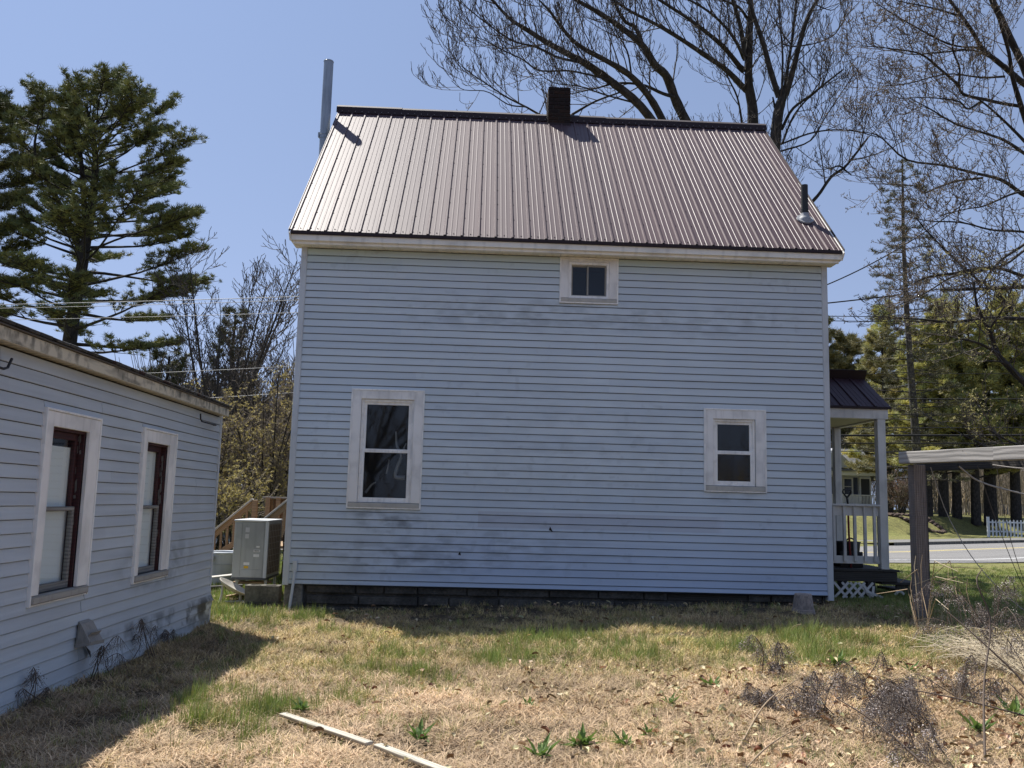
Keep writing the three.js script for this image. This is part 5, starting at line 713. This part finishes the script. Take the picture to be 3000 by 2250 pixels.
function thicket(label, x0, x1, z0, z1, h, n, seed, m) {
  const b = new Buf(), r = rng(seed); for (let i = 0; i < n; i++) { const x = lerp(x0, x1, r()), z = lerp(z0, z1, r()), y = gy(x, z) - 0.1, hh = h * (0.35 + 0.65 * r()), q = [V(x, y, z)]; for (let j = 1; j < 5; j++) q.push(V(x + (r() - 0.5) * 0.5 * j, y + hh * j / 4, z + (r() - 0.5) * 0.4 * j)); b.tube(q, [0.05, 0.04, 0.03, 0.022, 0.014], 3);
    for (let k = 0; k < 7; k++) { const p = q[1 + Math.floor(r() * 3)].clone().add(V(0, r(), 0)), a = r() * 6.28; b.tube([p, p.clone().add(V(Math.cos(a) * 0.7, 0.7 + r() * 0.5, Math.sin(a) * 0.7)), p.clone().add(V(Math.cos(a) * 1.1, 1.5 + r(), Math.sin(a) * 1.1))], [0.022, 0.016, 0.012], 3); } }
  const o = part('thicket', b.geo(), m, scene, 'stuff'); tag(o, label, 'thicket', null, 'stuff');
}
thicket('grey leafless brush filling the gap behind the budding shrubs', -13, 1, -34, -26, 7.2, 620, 121, mat(0.17, 0.14, 0.115, 0.95));
thicket('brown leafless woods seen between the pine trunks', 36, 66, -92, -74, 9, 520, 122, mat(0.24, 0.20, 0.155, 0.95));
thicket('brown brush behind the far porch house', 26, 40, -92, -84, 8, 220, 123, mat(0.15, 0.13, 0.1, 0.95));
// trees of the yard behind the photographer, which the windows mirror
bareTree('bare_tree', 'bare tree standing in the yard opposite the house, mirrored in its windows', grown(131, -3, 34, 13, 0.26, 0.6, 9, 0.7), { ...FAR, density: [1.6, 2], length: [2.2, 0.9], lift: [0.3, 0.3], min: 0.02, seed: 131 });
bareTree('bare_tree', 'second bare tree in the yard opposite, farther along, mirrored in the panes', grown(132, 6, 38, 14, 0.28, -0.6, 9, 0.7), { ...FAR, density: [1.6, 2], length: [2.2, 0.9], lift: [0.3, 0.3], min: 0.02, seed: 132 });
thicket('leafless hedge line at the back of the yard opposite the house', -30, 36, 42, 50, 6, 420, 133, mat(0.13, 0.11, 0.09, 0.95));
// ---------- wires ----------
const wireM = mat(0.008, 0.008, 0.009, 0.95), wireP = mat(0.22, 0.23, 0.245, 0.5);
function wire(label, a, b, sag, r, m = wireM, group = 'overhead wires') { const o = thing('overhead_wire', label, 'wire', 0, 0, 0, group), A = V(...a), B = V(...b), p = []; for (let i = 0; i <= 24; i++) { const t = i / 24; p.push(A.clone().lerp(B, t).add(V(0, -sag * 4 * t * (1 - t), 0))); } part('strand', tubeGeo(p, r, 5, false), m, o); }
wire('topmost overhead wire crossing before the pines to the house', [-26, 5.85, -13.6], [-1.2, 6.82, -12.2], 0.12, 0.011, wireP);
wire('overhead wire hung just under the topmost one near the pines', [-26, 5.78, -13.6], [-1.2, 6.72, -12.2], 0.14, 0.008, wireP);
wire('overhead wire third from the top, behind the tall pine trunk', [-26, 5.45, -13.7], [-1.2, 6.38, -12.3], 0.12, 0.008, wireP);
wire('thin pale wire at the height of the shed roof edge', [-18, 3.9, -13.2], [-1.2, 4.92, -12.5], 0.1, 0.008, wireP);
wire('lowest pale wire, passing right over the shed eave end', [-18, 2.95, -13.4], [-1.2, 4.2, -12.6], 0.1, 0.011, wireP);
[[5.75, 6.0, 0.010, 'uppermost road wire crossing above the porch roof', wireM], [4.93, 5.1, 0.022, 'second road wire down, at the level of the porch roof', wireM], [4.4, 4.6, 0.013, 'thin road wire below the porch roof edge', wireM], [3.95, 4.14, 0.018, 'road wire at the top of the porch posts', wireM], [3.67, 3.9, 0.036, 'thickest black road cable seen between the porch posts', wireM], [3.43, 3.61, 0.02, 'road wire just below the thickest cable', wireM], [3.16, 3.32, 0.012, 'lowest pale road wire over the far house roof', wireM]].forEach(([y0, y1, r, label, m]) => wire(label, [5, y0 - 0.2, -17.3], [30, y1 + 0.25, -16.2], 0.08, r, m));
wire('black service wire leaving the roof corner toward the spruce', [7.7, 4.78, -3.0], [12.4, 7.5, -4.6], 0.25, 0.012, wireM, 'service wires at the roof corner'); wire('second service wire from under the eave corner', [7.6, 4.6, -2.4], [13, 5.9, -4.8], 0.05, 0.013, wireM, 'service wires at the roof corner');
wire('service wire crossing behind the eave corner at siding height', [7.5, 5.05, -5.1], [20, 5.35, -4.6], 0.04, 0.008, wireM, 'service wires at the roof corner'); wire('lower twin of the service wire at siding height', [7.5, 4.96, -5.1], [20, 5.25, -4.6], 0.05, 0.008, wireM, 'service wires at the roof corner');
// ---------- across the road ----------
{
  const f = thing('picket_fence', 'white picket fence with rounded tops along the far pavement', 'fence'), a = V(35.5, 0, -44.1), dir = V(0.985, 0, 0.17), wm = mat(0.72, 0.73, 0.75, 0.6);
  const ps = new THREE.Shape(); ps.moveTo(-0.05, 0); ps.lineTo(0.05, 0); ps.lineTo(0.05, 0.98); ps.lineTo(0.035, 1.05); ps.lineTo(0, 1.085); ps.lineTo(-0.035, 1.05); ps.lineTo(-0.05, 0.98); ps.closePath();
  const pg = uvm(new THREE.ExtrudeGeometry(ps, { depth: 0.025, bevelEnabled: false })), yaw = Math.atan2(-dir.z, dir.x), r = rng(7);
  for (let i = 0; i < 34; i++) { const p = a.clone().addScaledVector(dir, 0.35 + i * 0.215), o = part('picket', pg, wm, f); o.position.set(p.x, gyBase(p.x, p.z) + 0.05 + r() * 0.015, p.z); o.rotation.y = yaw; }
  for (const h of [0.3, 0.88]) part('rail', bar(a.clone().setY(-0.22 + h).add(V(0, 0, -0.03)), a.clone().addScaledVector(dir, 7.8).setY(-0.2 + h).add(V(0, 0, -0.03)), 0.04, 0.09), wm, f);
  for (const t of [0.1, 2.75, 5.4]) { const p = a.clone().addScaledVector(dir, t); part('post', rbox(p.x - 0.07, p.x + 0.07, -0.5, 1.0, p.z - 0.1, p.z + 0.04, 0.01), wm, f); }
  const n = thing('neighbour_house', 'grey-roofed house with a white-railed porch across the road', 'house'), X = 28, z = -67, g = 0.9;
  part('wall', box(X, 39.2, g, 4.9, -74, -69.2), mat(0.52, 0.53, 0.54, 0.7), n); part('porch_floor', rbox(X, 39.6, 1.2, 1.62, -69.2, -66.8, 0.02), mat(0.4, 0.4, 0.4, 0.8), n);
  part('roof', [bar(V(33.5, 4.85, -68.6), V(33.5, 7.0, -72), 12.4, 0.12, V(0, 0.85, 0.53)), bar(V(33.5, 7.0, -72), V(33.5, 4.7, -75.4), 12.4, 0.12, V(0, 0.85, -0.53))], mat(0.23, 0.235, 0.24, 0.9, { map: T.stone }), n);
  part('porch_roof', [bar(V(33.8, 4.72, -66.4), V(33.8, 5.5, -69.2), 12.2, 0.1, V(0, 0.95, 0.3))], mat(0.25, 0.25, 0.25, 0.9, { map: T.stone }), n); part('porch_beam', rbox(X, 39.7, 4.3, 4.66, -66.9, -66.6, 0.02), mat(0.6, 0.6, 0.56, 0.7), n);
  const gs = new THREE.Shape([[-1.9, 0], [1.9, 0], [0, 1.6]].map((q) => new THREE.Vector2(...q))); part('dormer', uvm(new THREE.ExtrudeGeometry(gs, { depth: 2.4, bevelEnabled: true, bevelSize: 0.12, bevelThickness: 0.1, bevelSegments: 1 }).translate(34.9, 5.0, -69.2)), mat(0.36, 0.37, 0.39, 0.8), n);
  for (const x of [30.5, 35.0, 39.4]) part('porch_post', rbox(x - 0.1, x + 0.1, 1.62, 4.3, -66.95, -66.75, 0.02), M.white, n);
  part('porch_rail', [rbox(X, 39.4, 2.5, 2.6, -66.9, -66.8, 0.02), rbox(X, 39.4, 1.7, 1.78, -66.9, -66.8, 0.02)], M.white, n);
  for (let i = 0; i < 42; i++) part('baluster', box(34 + i * 0.128, 34.05 + i * 0.128, 1.78, 2.5, -66.87, -66.83), M.white, n);
  for (const x of [36.6, 34.2]) { const w = grp('window', n); part('frame', rectFrame(x, x + 0.95, 2.5, 4.2, 0.13, -69.2, -69.1, 0.01), M.white, w); part('pane', box(x + 0.12, x + 0.83, 2.62, 4.08, -69.19, -69.15), mat(0.02, 0.022, 0.025, 0.15), w); part('muntin', box(x + 0.12, x + 0.83, 3.33, 3.38, -69.15, -69.12), M.white, w); part('shutter', rbox(x + 1.02, x + 1.4, 2.5, 4.2, -69.2, -69.13, 0.01), mat(0.05, 0.06, 0.1, 0.7), w); }
  { const d = grp('door', n); part('panel', rbox(38.3, 39.1, 1.62, 4.1, -69.2, -69.12, 0.01), mat(0.03, 0.03, 0.03, 0.5), d); part('frame', rectFrame(38.15, 39.25, 1.55, 4.25, 0.14, -69.2, -69.1, 0.01), M.white, d); }
  const y = thing('yellow_house', 'tan-sided house half hidden behind the row of pine trunks', 'house'), ym = mat(0.62, 0.47, 0.27, 0.8);
  part('wall', box(60.4, 78, 2.4, 6.4, -99, -91.2), mat(0.35, 0.26, 0.15, 0.8), y); const cl = []; for (let i = 0; i < 24; i++) cl.push(box(60.3, 78, 2.45 + i * 0.16, 2.57 + i * 0.16, -91.2, -91.1)); part('siding', cl, ym, y, 'stuff'); part('foundation', box(60.5, 77.9, 0.6, 2.4, -98.8, -91.3), mat(0.36, 0.34, 0.31, 0.95), y);
  part('roof', [bar(V(69.2, 6.3, -90.6), V(69.2, 9, -95.2), 18.4, 0.15, V(0, 0.86, 0.5)), bar(V(69.2, 9, -95.2), V(69.2, 6.3, -99.6), 18.4, 0.15, V(0, 0.86, -0.5))], mat(0.12, 0.11, 0.1, 0.9), y);
  for (const x of [62.8, 66.4]) { const w = grp('window', y); part('frame', rectFrame(x, x + 0.9, 1.75, 2.2, 0.08, -91.3, -91.25, 0.01), M.white, w); part('pane', box(x + 0.07, x + 0.83, 1.82, 2.13, -91.29, -91.27), M.dark, w); }
  const bed = thing('stone_border', 'low ring of brown stones around the spruce foot', 'stone border'), rr = rng(9), sm = mat(0.17, 0.12, 0.095, 0.95, { map: T.stone });
  for (let i = 0; i < 34; i++) { const t = i / 34 * 6.283, x = 33.0 + Math.cos(t) * 1.9, z = -48.6 + Math.sin(t) * 1.4, s = 0.14 + rr() * 0.12, g2 = uvm(new THREE.DodecahedronGeometry(s, 0)).scale(1.3, 0.75, 1); const o = part('stone', g2, sm, bed); o.position.set(x, gy(x, z) + 0.05, z); o.rotation.y = rr() * 6; }
}
// ---------- grass, leaves and weeds of the yard ----------
function bladeClump(seed, n, lenA, lenB, w, eA, eB, rad, bend) {
  const b = new Buf(), r = rng(seed);
  for (let i = 0; i < n; i++) {
    const a = r() * 6.283, e = lerp(eA, eB, r()), L = lerp(lenA, lenB, r()), o = V(Math.cos(r() * 6.28) * rad * Math.sqrt(r()), 0, Math.sin(r() * 6.28) * rad * Math.sqrt(r())), d = V(Math.cos(a) * Math.cos(e), Math.sin(e), Math.sin(a) * Math.cos(e)), s = V(-Math.sin(a), 0.25 * (r() - 0.5), Math.cos(a)).multiplyScalar(w * (0.6 + 0.8 * r()) / 2);
    const m = o.clone().addScaledVector(d, L * 0.55), t = m.clone().addScaledVector(V(d.x * (1 + bend), d.y - bend * (0.3 + r()), d.z * (1 + bend)).normalize(), L * 0.5); if (t.y < 0.004) t.y = 0.004 + r() * 0.012;
    b.quad(o.clone().sub(s), o.clone().add(s), m.clone().add(s.clone().multiplyScalar(0.8)), m.clone().sub(s.clone().multiplyScalar(0.8))); b.tri(m.clone().sub(s.clone().multiplyScalar(0.8)), m.clone().add(s.clone().multiplyScalar(0.8)), t);
  }
  return b.geo();
}
const inShed = (x, z) => x < -0.53 && z > 1.5, inHouse = (x, z) => x > 0.05 && x < 7.55 && z < -0.02;
const normalAt = (x, z) => V(gy(x - 0.1, z) - gy(x + 0.1, z), 0.2, gy(x, z - 0.1) - gy(x, z + 0.1)).normalize();
{
  const r = rng(301), dry = [], dry2 = [], green = [], lush = [], lawn = [];
  for (let i = 0; i < 64000; i++) {
    const z = lerp(-1.2, 7.9, Math.pow(r(), 0.85)), x = lerp(2.57 - 0.51 * (12.41 - z), 2.57 + 0.64 * (12.41 - z), r()); if (inShed(x, z) || inHouse(x, z)) continue;
    if (r() < 0.75 * smooth(0.44, 0.32, fbm(x * 2.4, z * 2.4, 3, 71))) continue;
    const g = greenness(x, z), by = z < 0.45 && x > 0 && x < 7.6, y = gy(x, z), d = normalAt(x, z), p = V(x, y - 0.004, z), pat = fbm(x * 1.1, z * 1.1, 3, 61);
    if (r() < (by ? 0.3 : z < 1.6 && x < 7.6 && x > 0.4 ? 0.6 : 1) * (1 - 0.62 * smooth(0.1, 0.8, g))) (r() < smooth(3.5, 6, z) * 0.75 + 0.15 ? dry2 : dry).push([p, d, (0.55 + 0.6 * r()) * (0.75 + 0.6 * pat)]);
    if (r() < g * 1.25) (r() < 0.3 ? lush : green).push([p, d, (0.5 + 0.6 * r()) * (0.7 + 0.5 * g)]);
    else if (r() < (0.08 + 0.25 * smooth(1.4, 2.4, z) * smooth(5, 4, z)) * smooth(0.35, 0.65, fbm(x * 2.1, z * 2.1, 3, 63))) green.push([p, d, 0.45 + 0.5 * r()]);
  }
  for (let i = 0; i < 26000; i++) { const z = lerp(-13, 1.5, Math.sqrt(r())), x = lerp(7.6, 9 + (12.4 - z) * 0.62, r()); if (nRoad(x, z) < 0.25) continue; lawn.push([V(x, gy(x, z), z), V(0, 1, 0), 0.4 + 0.5 * r()]); }
  for (let i = 0; i < 5000; i++) { const x = lerp(-4.5, 0.1, r()), z = lerp(-9, 1.5, r()); lawn.push([V(x, gy(x, z), z), V(0, 1, 0), 0.8 + 0.9 * r()]); }
  const straw = new THREE.MeshStandardMaterial({ color: 0xffffff, roughness: 0.75, side: THREE.DoubleSide }), gm = leafMat(1, 1, 1, 0.3);
  const st = (warm) => (c, q, p) => { const n = fbm(p.x * 1.7, p.z * 1.7, 4, 67), k = (0.4 + 1.0 * q()) * (0.62 + 0.76 * n), t = clamp(q() * 0.6 + 1.1 * (fbm(p.x * 0.9, p.z * 0.9, 3, 69) - 0.3)); return c.setRGB(lerp(0.60, 0.44, t) * k, lerp(warm ? 0.485 : 0.43, 0.31, t) * k, lerp(warm ? 0.19 : 0.275, 0.175, t) * k); };
  const gt = (c, q) => { const k = 0.65 + 0.7 * q(), t = q() ** 2; return c.setRGB(lerp(0.20, 0.36, t) * k, lerp(0.285, 0.33, t) * k, lerp(0.055, 0.11, t) * k); };
  const A = scatter('dry_grass', bladeClump(311, 14, 0.05, 0.12, 0.0038, 0.2, 1.2, 0.055, 0.5), straw, scene, dry, st(true)); tag(A, 'short straw-coloured dead grass covering the yard', 'grass', null, 'stuff');
  const B = scatter('matted_grass', bladeClump(312, 16, 0.06, 0.16, 0.0038, 0.05, 0.6, 0.07, 0.6), straw, scene, dry2, st(false)); tag(B, 'flattened tangled dead grass in the near part of the yard', 'grass', null, 'stuff');
  const C = scatter('green_grass', bladeClump(313, 12, 0.05, 0.12, 0.0042, 0.8, 1.5, 0.045, 0.2), gm, scene, green, gt); tag(C, 'fresh green grass blades coming through the straw', 'grass', null, 'stuff');
  const D = scatter('tall_green_grass', bladeClump(314, 14, 0.1, 0.2, 0.0042, 0.9, 1.5, 0.05, 0.25), gm, scene, lush, gt); tag(D, 'taller green grass tufts in patches of the yard', 'grass', null, 'stuff');
  const E = scatter('lawn_grass', bladeClump(315, 14, 0.03, 0.075, 0.008, 0.5, 1.5, 0.1, 0.2), gm, scene, lawn, gt); tag(E, 'mown green lawn between the house and the road', 'grass', null, 'stuff');
}
{
  const leaf = (() => { const b = new Buf(), N = 4, P = (u, v) => V((u - 0.5) * 0.06, 0.005 * Math.sin(u * 3.4) + 0.012 * v * v, v * 0.02 * Math.sin(Math.PI * Math.min(0.98, u + 0.06)) * (1 + 0.35 * Math.sin(u * 19))); for (let i = 0; i < N; i++) for (const s of [-1, 1]) b.quad(P(i / N, 0), P((i + 1) / N, 0), P((i + 1) / N, s), P(i / N, s)); return b.geo(); })();
  const r = rng(331), L = []; for (let i = 0; i < 1700; i++) { const near = r() < 0.78, z = near ? lerp(4.6, 7.8, r()) : lerp(0.1, 4.6, r() ** 1.6), x = near ? lerp(1.6, 6.6, Math.pow(r(), 0.6)) : lerp(0.4, 8.2, r()); const pat = fbm(x * 1.6, z * 1.6, 3, 65); if (r() > smooth(0.25, 0.6, pat) * (near ? smooth(0.8, 3.6, x) : 0.75)) continue; const y = gy(x, z); L.push([V(x, y + 0.035 + r() * 0.035, z), V((r() - 0.5) * 1.1, 1, (r() - 0.5) * 1.1).normalize(), V(0.4 + r() * 0.8, 0.5 + r() * 1.2, 0.4 + r() * 0.8)]); }
  const o = scatter('fallen_leaves', leaf, new THREE.MeshStandardMaterial({ color: 0xffffff, roughness: 0.8, side: THREE.DoubleSide }), scene, L, (c, q) => { const t = q(); return t < 0.74 ? c.setRGB(0.50 + q() * 0.14, 0.41 + q() * 0.1, 0.29) : t < 0.93 ? c.setRGB(0.15 + q() * 0.08, 0.085 + q() * 0.04, 0.05) : c.setRGB(0.26, 0.15, 0.075); }); tag(o, 'curled dead leaves scattered over the dry grass', 'leaves', null, 'stuff');
  // leafy green weeds
  const weed = new Buf(), q = rng(341); for (let i = 0; i < 16; i++) { const a = q() * 6.283, e = lerp(0.3, 1.2, q()), l = lerp(0.06, 0.13, q()), d = V(Math.cos(a) * Math.cos(e), Math.sin(e), Math.sin(a) * Math.cos(e)), s = V(-Math.sin(a), 0, Math.cos(a)).multiplyScalar(l * 0.13), o2 = V((q() - 0.5) * 0.05, 0, (q() - 0.5) * 0.05), m = o2.clone().addScaledVector(d, l * 0.5), t = m.clone().addScaledVector(V(d.x, d.y - 0.5, d.z).normalize(), l * 0.55); weed.quad(o2, m.clone().add(s), t, m.clone().sub(s)); weed.tri(o2, m.clone().sub(s), m.clone().add(s).add(V(0, 0.006, 0))); }
  const wg = weed.geo(), wm = leafMat(0.14, 0.235, 0.045, 0.4);
  [[3.25, 6.87, 1.25], [2.98, 7.21, 1.2], [3.53, 6.81, 0.95], [4.42, 5.45, 1.1], [3.69, 6.68, 0.7], [2.28, 6.8, 1.1], [1.46, 6.17, 0.9], [5.73, 4.63, 1.4], [6.25, 4.89, 1.0], [6.37, 6.14, 1.5], [5.88, 6.55, 1.3], [6.3, 6.5, 1.5], [4.0, 5.9, 0.8], [3.0, 5.9, 0.7]].forEach(([x, z, s], i) => { const t = thing('weed', 'small leafy green weed sprouting in the matted dead grass', 'weed', x, gy(x, z) + 0.02, z, 'green weeds in the dead grass'); const o = part('leaves', wg, wm, t); o.scale.setScalar(s); o.rotation.y = i * 1.7; });
}
// ---------- dried plants at the edge of the yard ----------
{
  const seedGeo = (() => { const b = new Buf(), r = rng(351); for (let i = 0; i < 9; i++) { const o = V(r() - 0.5, r() - 0.5, r() - 0.5).multiplyScalar(0.055), a = perp(V(0, 1, 0), r).multiplyScalar(0.0055), c = perp(V(1, 0, 0), r).multiplyScalar(0.0065); b.tri(o.clone().add(a), o.clone().sub(a), o.clone().add(c)); b.tri(o.clone().add(a), o.clone().add(c), o.clone().add(V(0.004, 0.005, 0.003))); } return b.geo(); })();
  const stemM = mat(0.115, 0.085, 0.065, 0.9), seedM = mat(0.20, 0.175, 0.16, 0.95), strawM = mat(0.52, 0.43, 0.29, 0.8), reedM = mat(0.34, 0.25, 0.16, 0.8);
  function weeds(label, x, z, n, h, w, seed, lean, dens = 1) {
    const y = gy(x, z), t = thing('dried_weed', label, 'dried plant', x, y, z), r = rng(seed), b = new Buf(), heads = [], a0 = r() * 6.283;
    for (let i = 0; i < n; i++) {
      const a = a0 + (r() - 0.5) * 3.6, k = w * (0.3 + 1.3 * r()), hh = h * (0.3 + 0.7 * r()), p = smoothPath([V((r() - 0.5) * 0.3, -0.02, (r() - 0.5) * 0.22), V(Math.cos(a) * k * 0.35 + lean[0] * 0.3, hh * 0.7, Math.sin(a) * k * 0.35 + lean[1] * 0.3), V(Math.cos(a) * k * 0.75 + lean[0] * 0.8, hh, Math.sin(a) * k * 0.75 + lean[1] * 0.8), V(Math.cos(a) * k + lean[0], hh * (0.72 + 0.2 * r()), Math.sin(a) * k + lean[1])], 9);
      b.tube(p, p.map((_, j) => lerp(0.0042, 0.0018, j / 9)), 4);
      for (let j = 4; j < p.length; j++) for (let m = 0; m < 3; m++) { const d = V((r() - 0.5) * 1.1, -0.35 - r() * 0.6, (r() - 0.5) * 1.1).normalize(), l = (0.05 + 0.13 * r()) * Math.min(1, h / 0.34), e = p[j].clone().addScaledVector(d, l); if (e.y < 0.01) e.y = 0.01 + 0.02 * r(); b.tube([p[j], e], [0.0015, 0.001], 3); if (r() < 0.75) for (let q = 0; q < 3.4 * dens; q++) heads.push([p[j].clone().lerp(e, 0.1 + 0.95 * r()).add(V((r() - 0.5) * 0.022, (r() - 0.5) * 0.03, (r() - 0.5) * 0.022)), d, 0.5 + 0.6 * r()]); }
    }
    part('stems', b.geo(), stemM, t, 'stuff'); scatter('seed_heads', seedGeo, seedM, t, heads, (c, q) => c.setScalar(q() < 0.16 ? 3.4 : 0.5 + 0.9 * q())); return t;
  }
  weeds('dark seed-headed dried weed farthest from the plank among the low ones', 5.05, 4.95, 6, 0.42, 0.16, 361, [-0.05, 0]);
  weeds('low dark dried weed drooping nearest the middle of the yard', 4.65, 6.0, 5, 0.26, 0.18, 362, [-0.12, 0.05]);
  weeds('dense dark dried weed beside the crossed twigs', 5.0, 6.15, 9, 0.34, 0.24, 363, [0.02, 0]);
  weeds('dark dried weed clump just behind the dense one', 5.52, 5.75, 9, 0.38, 0.26, 364, [-0.05, 0]);
  weeds('broad pale-seeded dried weed spreading over the fallen leaves', 5.45, 6.55, 13, 0.34, 0.38, 365, [0, 0], 1.2);
  weeds('dried weed with upright stalks before the straw clump', 6.1, 5.9, 9, 0.42, 0.3, 366, [-0.05, 0]);
  weeds('dried weed at the bottom edge below the pale-seeded one', 5.25, 7.1, 8, 0.3, 0.3, 367, [-0.1, 0]);
  weeds('largest dried weed arching over the bleached straw clump', 7.15, 4.55, 16, 0.78, 0.36, 368, [-0.12, 0.02], 1.3);
  weeds('tall dried weed leaning in at the outer edge of the yard', 6.1, 6.9, 7, 0.85, 0.26, 369, [-0.05, -0.1], 0.5);
  // bleached straw clump combed flat
  { const x = 7.25, z = 4.85, t = thing('straw_clump', 'bleached clump of long ornamental straw combed flat under the largest dried weed', 'dried plant', x, gy(x, z), z), r = rng(371), b = new Buf(); const bs = [b, new Buf(), new Buf()]; for (let i = 0; i < 520; i++) { const o = V((r() - 0.35) * 0.9, 0.02, (r() - 0.5) * 0.7), L = 0.25 + r() * 0.6, d = V(-0.55 + (r() - 0.5) * 0.8, 0.25 + r() * 0.5, -0.6 + (r() - 0.5) * 0.8).normalize(), m = o.clone().addScaledVector(d, L * 0.45), m2 = m.clone().add(V(d.x * L * 0.35 + (r() - 0.5) * 0.06, (r() - 0.55) * 0.12, d.z * L * 0.35 + (r() - 0.5) * 0.06)), e = m2.clone().add(V((r() - 0.6) * 0.16, -0.12 * r(), (r() - 0.6) * 0.16)); for (const q of [m, m2, e]) q.y = Math.max(0.02, q.y); bs[Math.floor(r() * 3)].tube([o, m, m2, e], [0.003, 0.0026, 0.002, 0.0013], 3); } bs.forEach((q, i) => part('straw', q.geo(), [mat(0.62, 0.53, 0.37, 0.8), strawM, mat(0.46, 0.39, 0.28, 0.85)][i], t, 'stuff')); }
  { const x = 7.75, z = 2.5, t = thing('broken_reeds', 'few broken tan reeds standing beside the arbour post', 'dried plant', x, gy(x, z), z), r = rng(372); for (let i = 0; i < 16; i++) { const o = V((r() - 0.5) * 0.8, -0.02, (r() - 0.5) * 0.5), h = 0.3 + r() * 0.5, a = r() * 6.28, m = o.clone().add(V(Math.cos(a) * 0.12, h, Math.sin(a) * 0.1)), e = r() < 0.5 ? m.clone().add(V(Math.cos(a + 1) * 0.4, -0.25 * r(), Math.sin(a + 1) * 0.3)) : m.clone().add(V(0.02, 0.12, 0)); part('reed', new Buf().tube([o, m, e], [0.006, 0.005, 0.003], 4).geo(), i % 3 ? reedM : strawM, t); } }
  // tall dry reeds outside the frame, which the small pane mirrors
  { const x = 8.9, z = 9.2, t = thing('reed_bed', 'tall dry reeds standing beside the photographer, mirrored in the smaller lower window', 'dried plant', x, gy(x, z), z), r = rng(373), b = new Buf(); for (let i = 0; i < 260; i++) { const o = V((r() - 0.5) * 1.7, 0, (r() - 0.5) * 0.7), h = 1.5 + r() * 1.1, m = o.clone().add(V((r() - 0.5) * 0.3, h * 0.6, (r() - 0.5) * 0.2)), e = m.clone().add(V((r() - 0.35) * 0.6, h * 0.42, (r() - 0.5) * 0.3)); b.tube([o, m, e], [0.006, 0.005, 0.006], 3); } part('reeds', b.geo(), strawM, t, 'stuff'); }
  const stick = (label, pts, r0, m) => { const o = thing('dead_stem', label, 'stem'); const p = smoothPath(pts.map(([x, h, z]) => V(x, gy(x, z) + h, z)), 14); part('stalk', new Buf().tube(p, p.map((_, i) => lerp(r0, r0 * 0.45, i / 14)), 5, true).geo(), m, o); };
  stick('thin dead twig crossing the grass up to the dense dried weed', [[4.2, 0.03, 6.9], [4.55, 0.12, 6.35], [4.95, 0.22, 5.9]], 0.007, reedM);
  stick('second dead twig running below the first one', [[4.05, 0.02, 7.45], [4.3, 0.1, 7.15], [4.65, 0.17, 6.85]], 0.007, reedM);
  stick('tall bent dead stem rising in front of the straw clump', [[5.45, 0.0, 7.35], [5.72, 0.4, 6.9], [5.95, 0.75, 6.6], [5.9, 0.98, 6.55], [5.97, 1.05, 6.5]], 0.0075, stemM);
  stick('dark forked dead stem nearest the outer edge', [[6.05, 0.0, 7.1], [6.0, 0.35, 6.9], [5.85, 0.6, 6.7], [5.72, 0.78, 6.5]], 0.009, stemM);
  stick('dark dead stem leaning low across the leaves', [[6.2, 0.12, 6.9], [5.7, 0.26, 6.7], [5.25, 0.3, 6.5]], 0.007, stemM);
  stick('dark dead stem at the bottom edge under the pale-seeded weed', [[5.1, 0.02, 7.45], [4.95, 0.2, 7.1], [4.8, 0.32, 6.9]], 0.008, stemM);
  stick('short dead stub poking from the grass by the wall shadow', [[6.0, 0, 2.75], [6.02, 0.09, 2.75], [6.1, 0.12, 2.78]], 0.008, reedM);
  // scrubby dead stalks along the foot of the shed
  [[-0.42, 5.9, 0.28, 381, 'dead weed tuft against the shed foot nearest the viewer'], [-0.42, 4.95, 0.34, 382, 'dead weed tuft against the shed foot below the vent hood'], [-0.40, 3.9, 0.4, 383, 'dead fern-like stalks against the shed between the windows'], [-0.40, 3.2, 0.3, 384, 'dead stalks at the shed foot under the farther window']].forEach(([x, z, h, seed, label]) => weeds(label, x, z, 4, h, 0.12, seed, [0.03, 0], 0.08));
}
renderer.render(scene, camera);
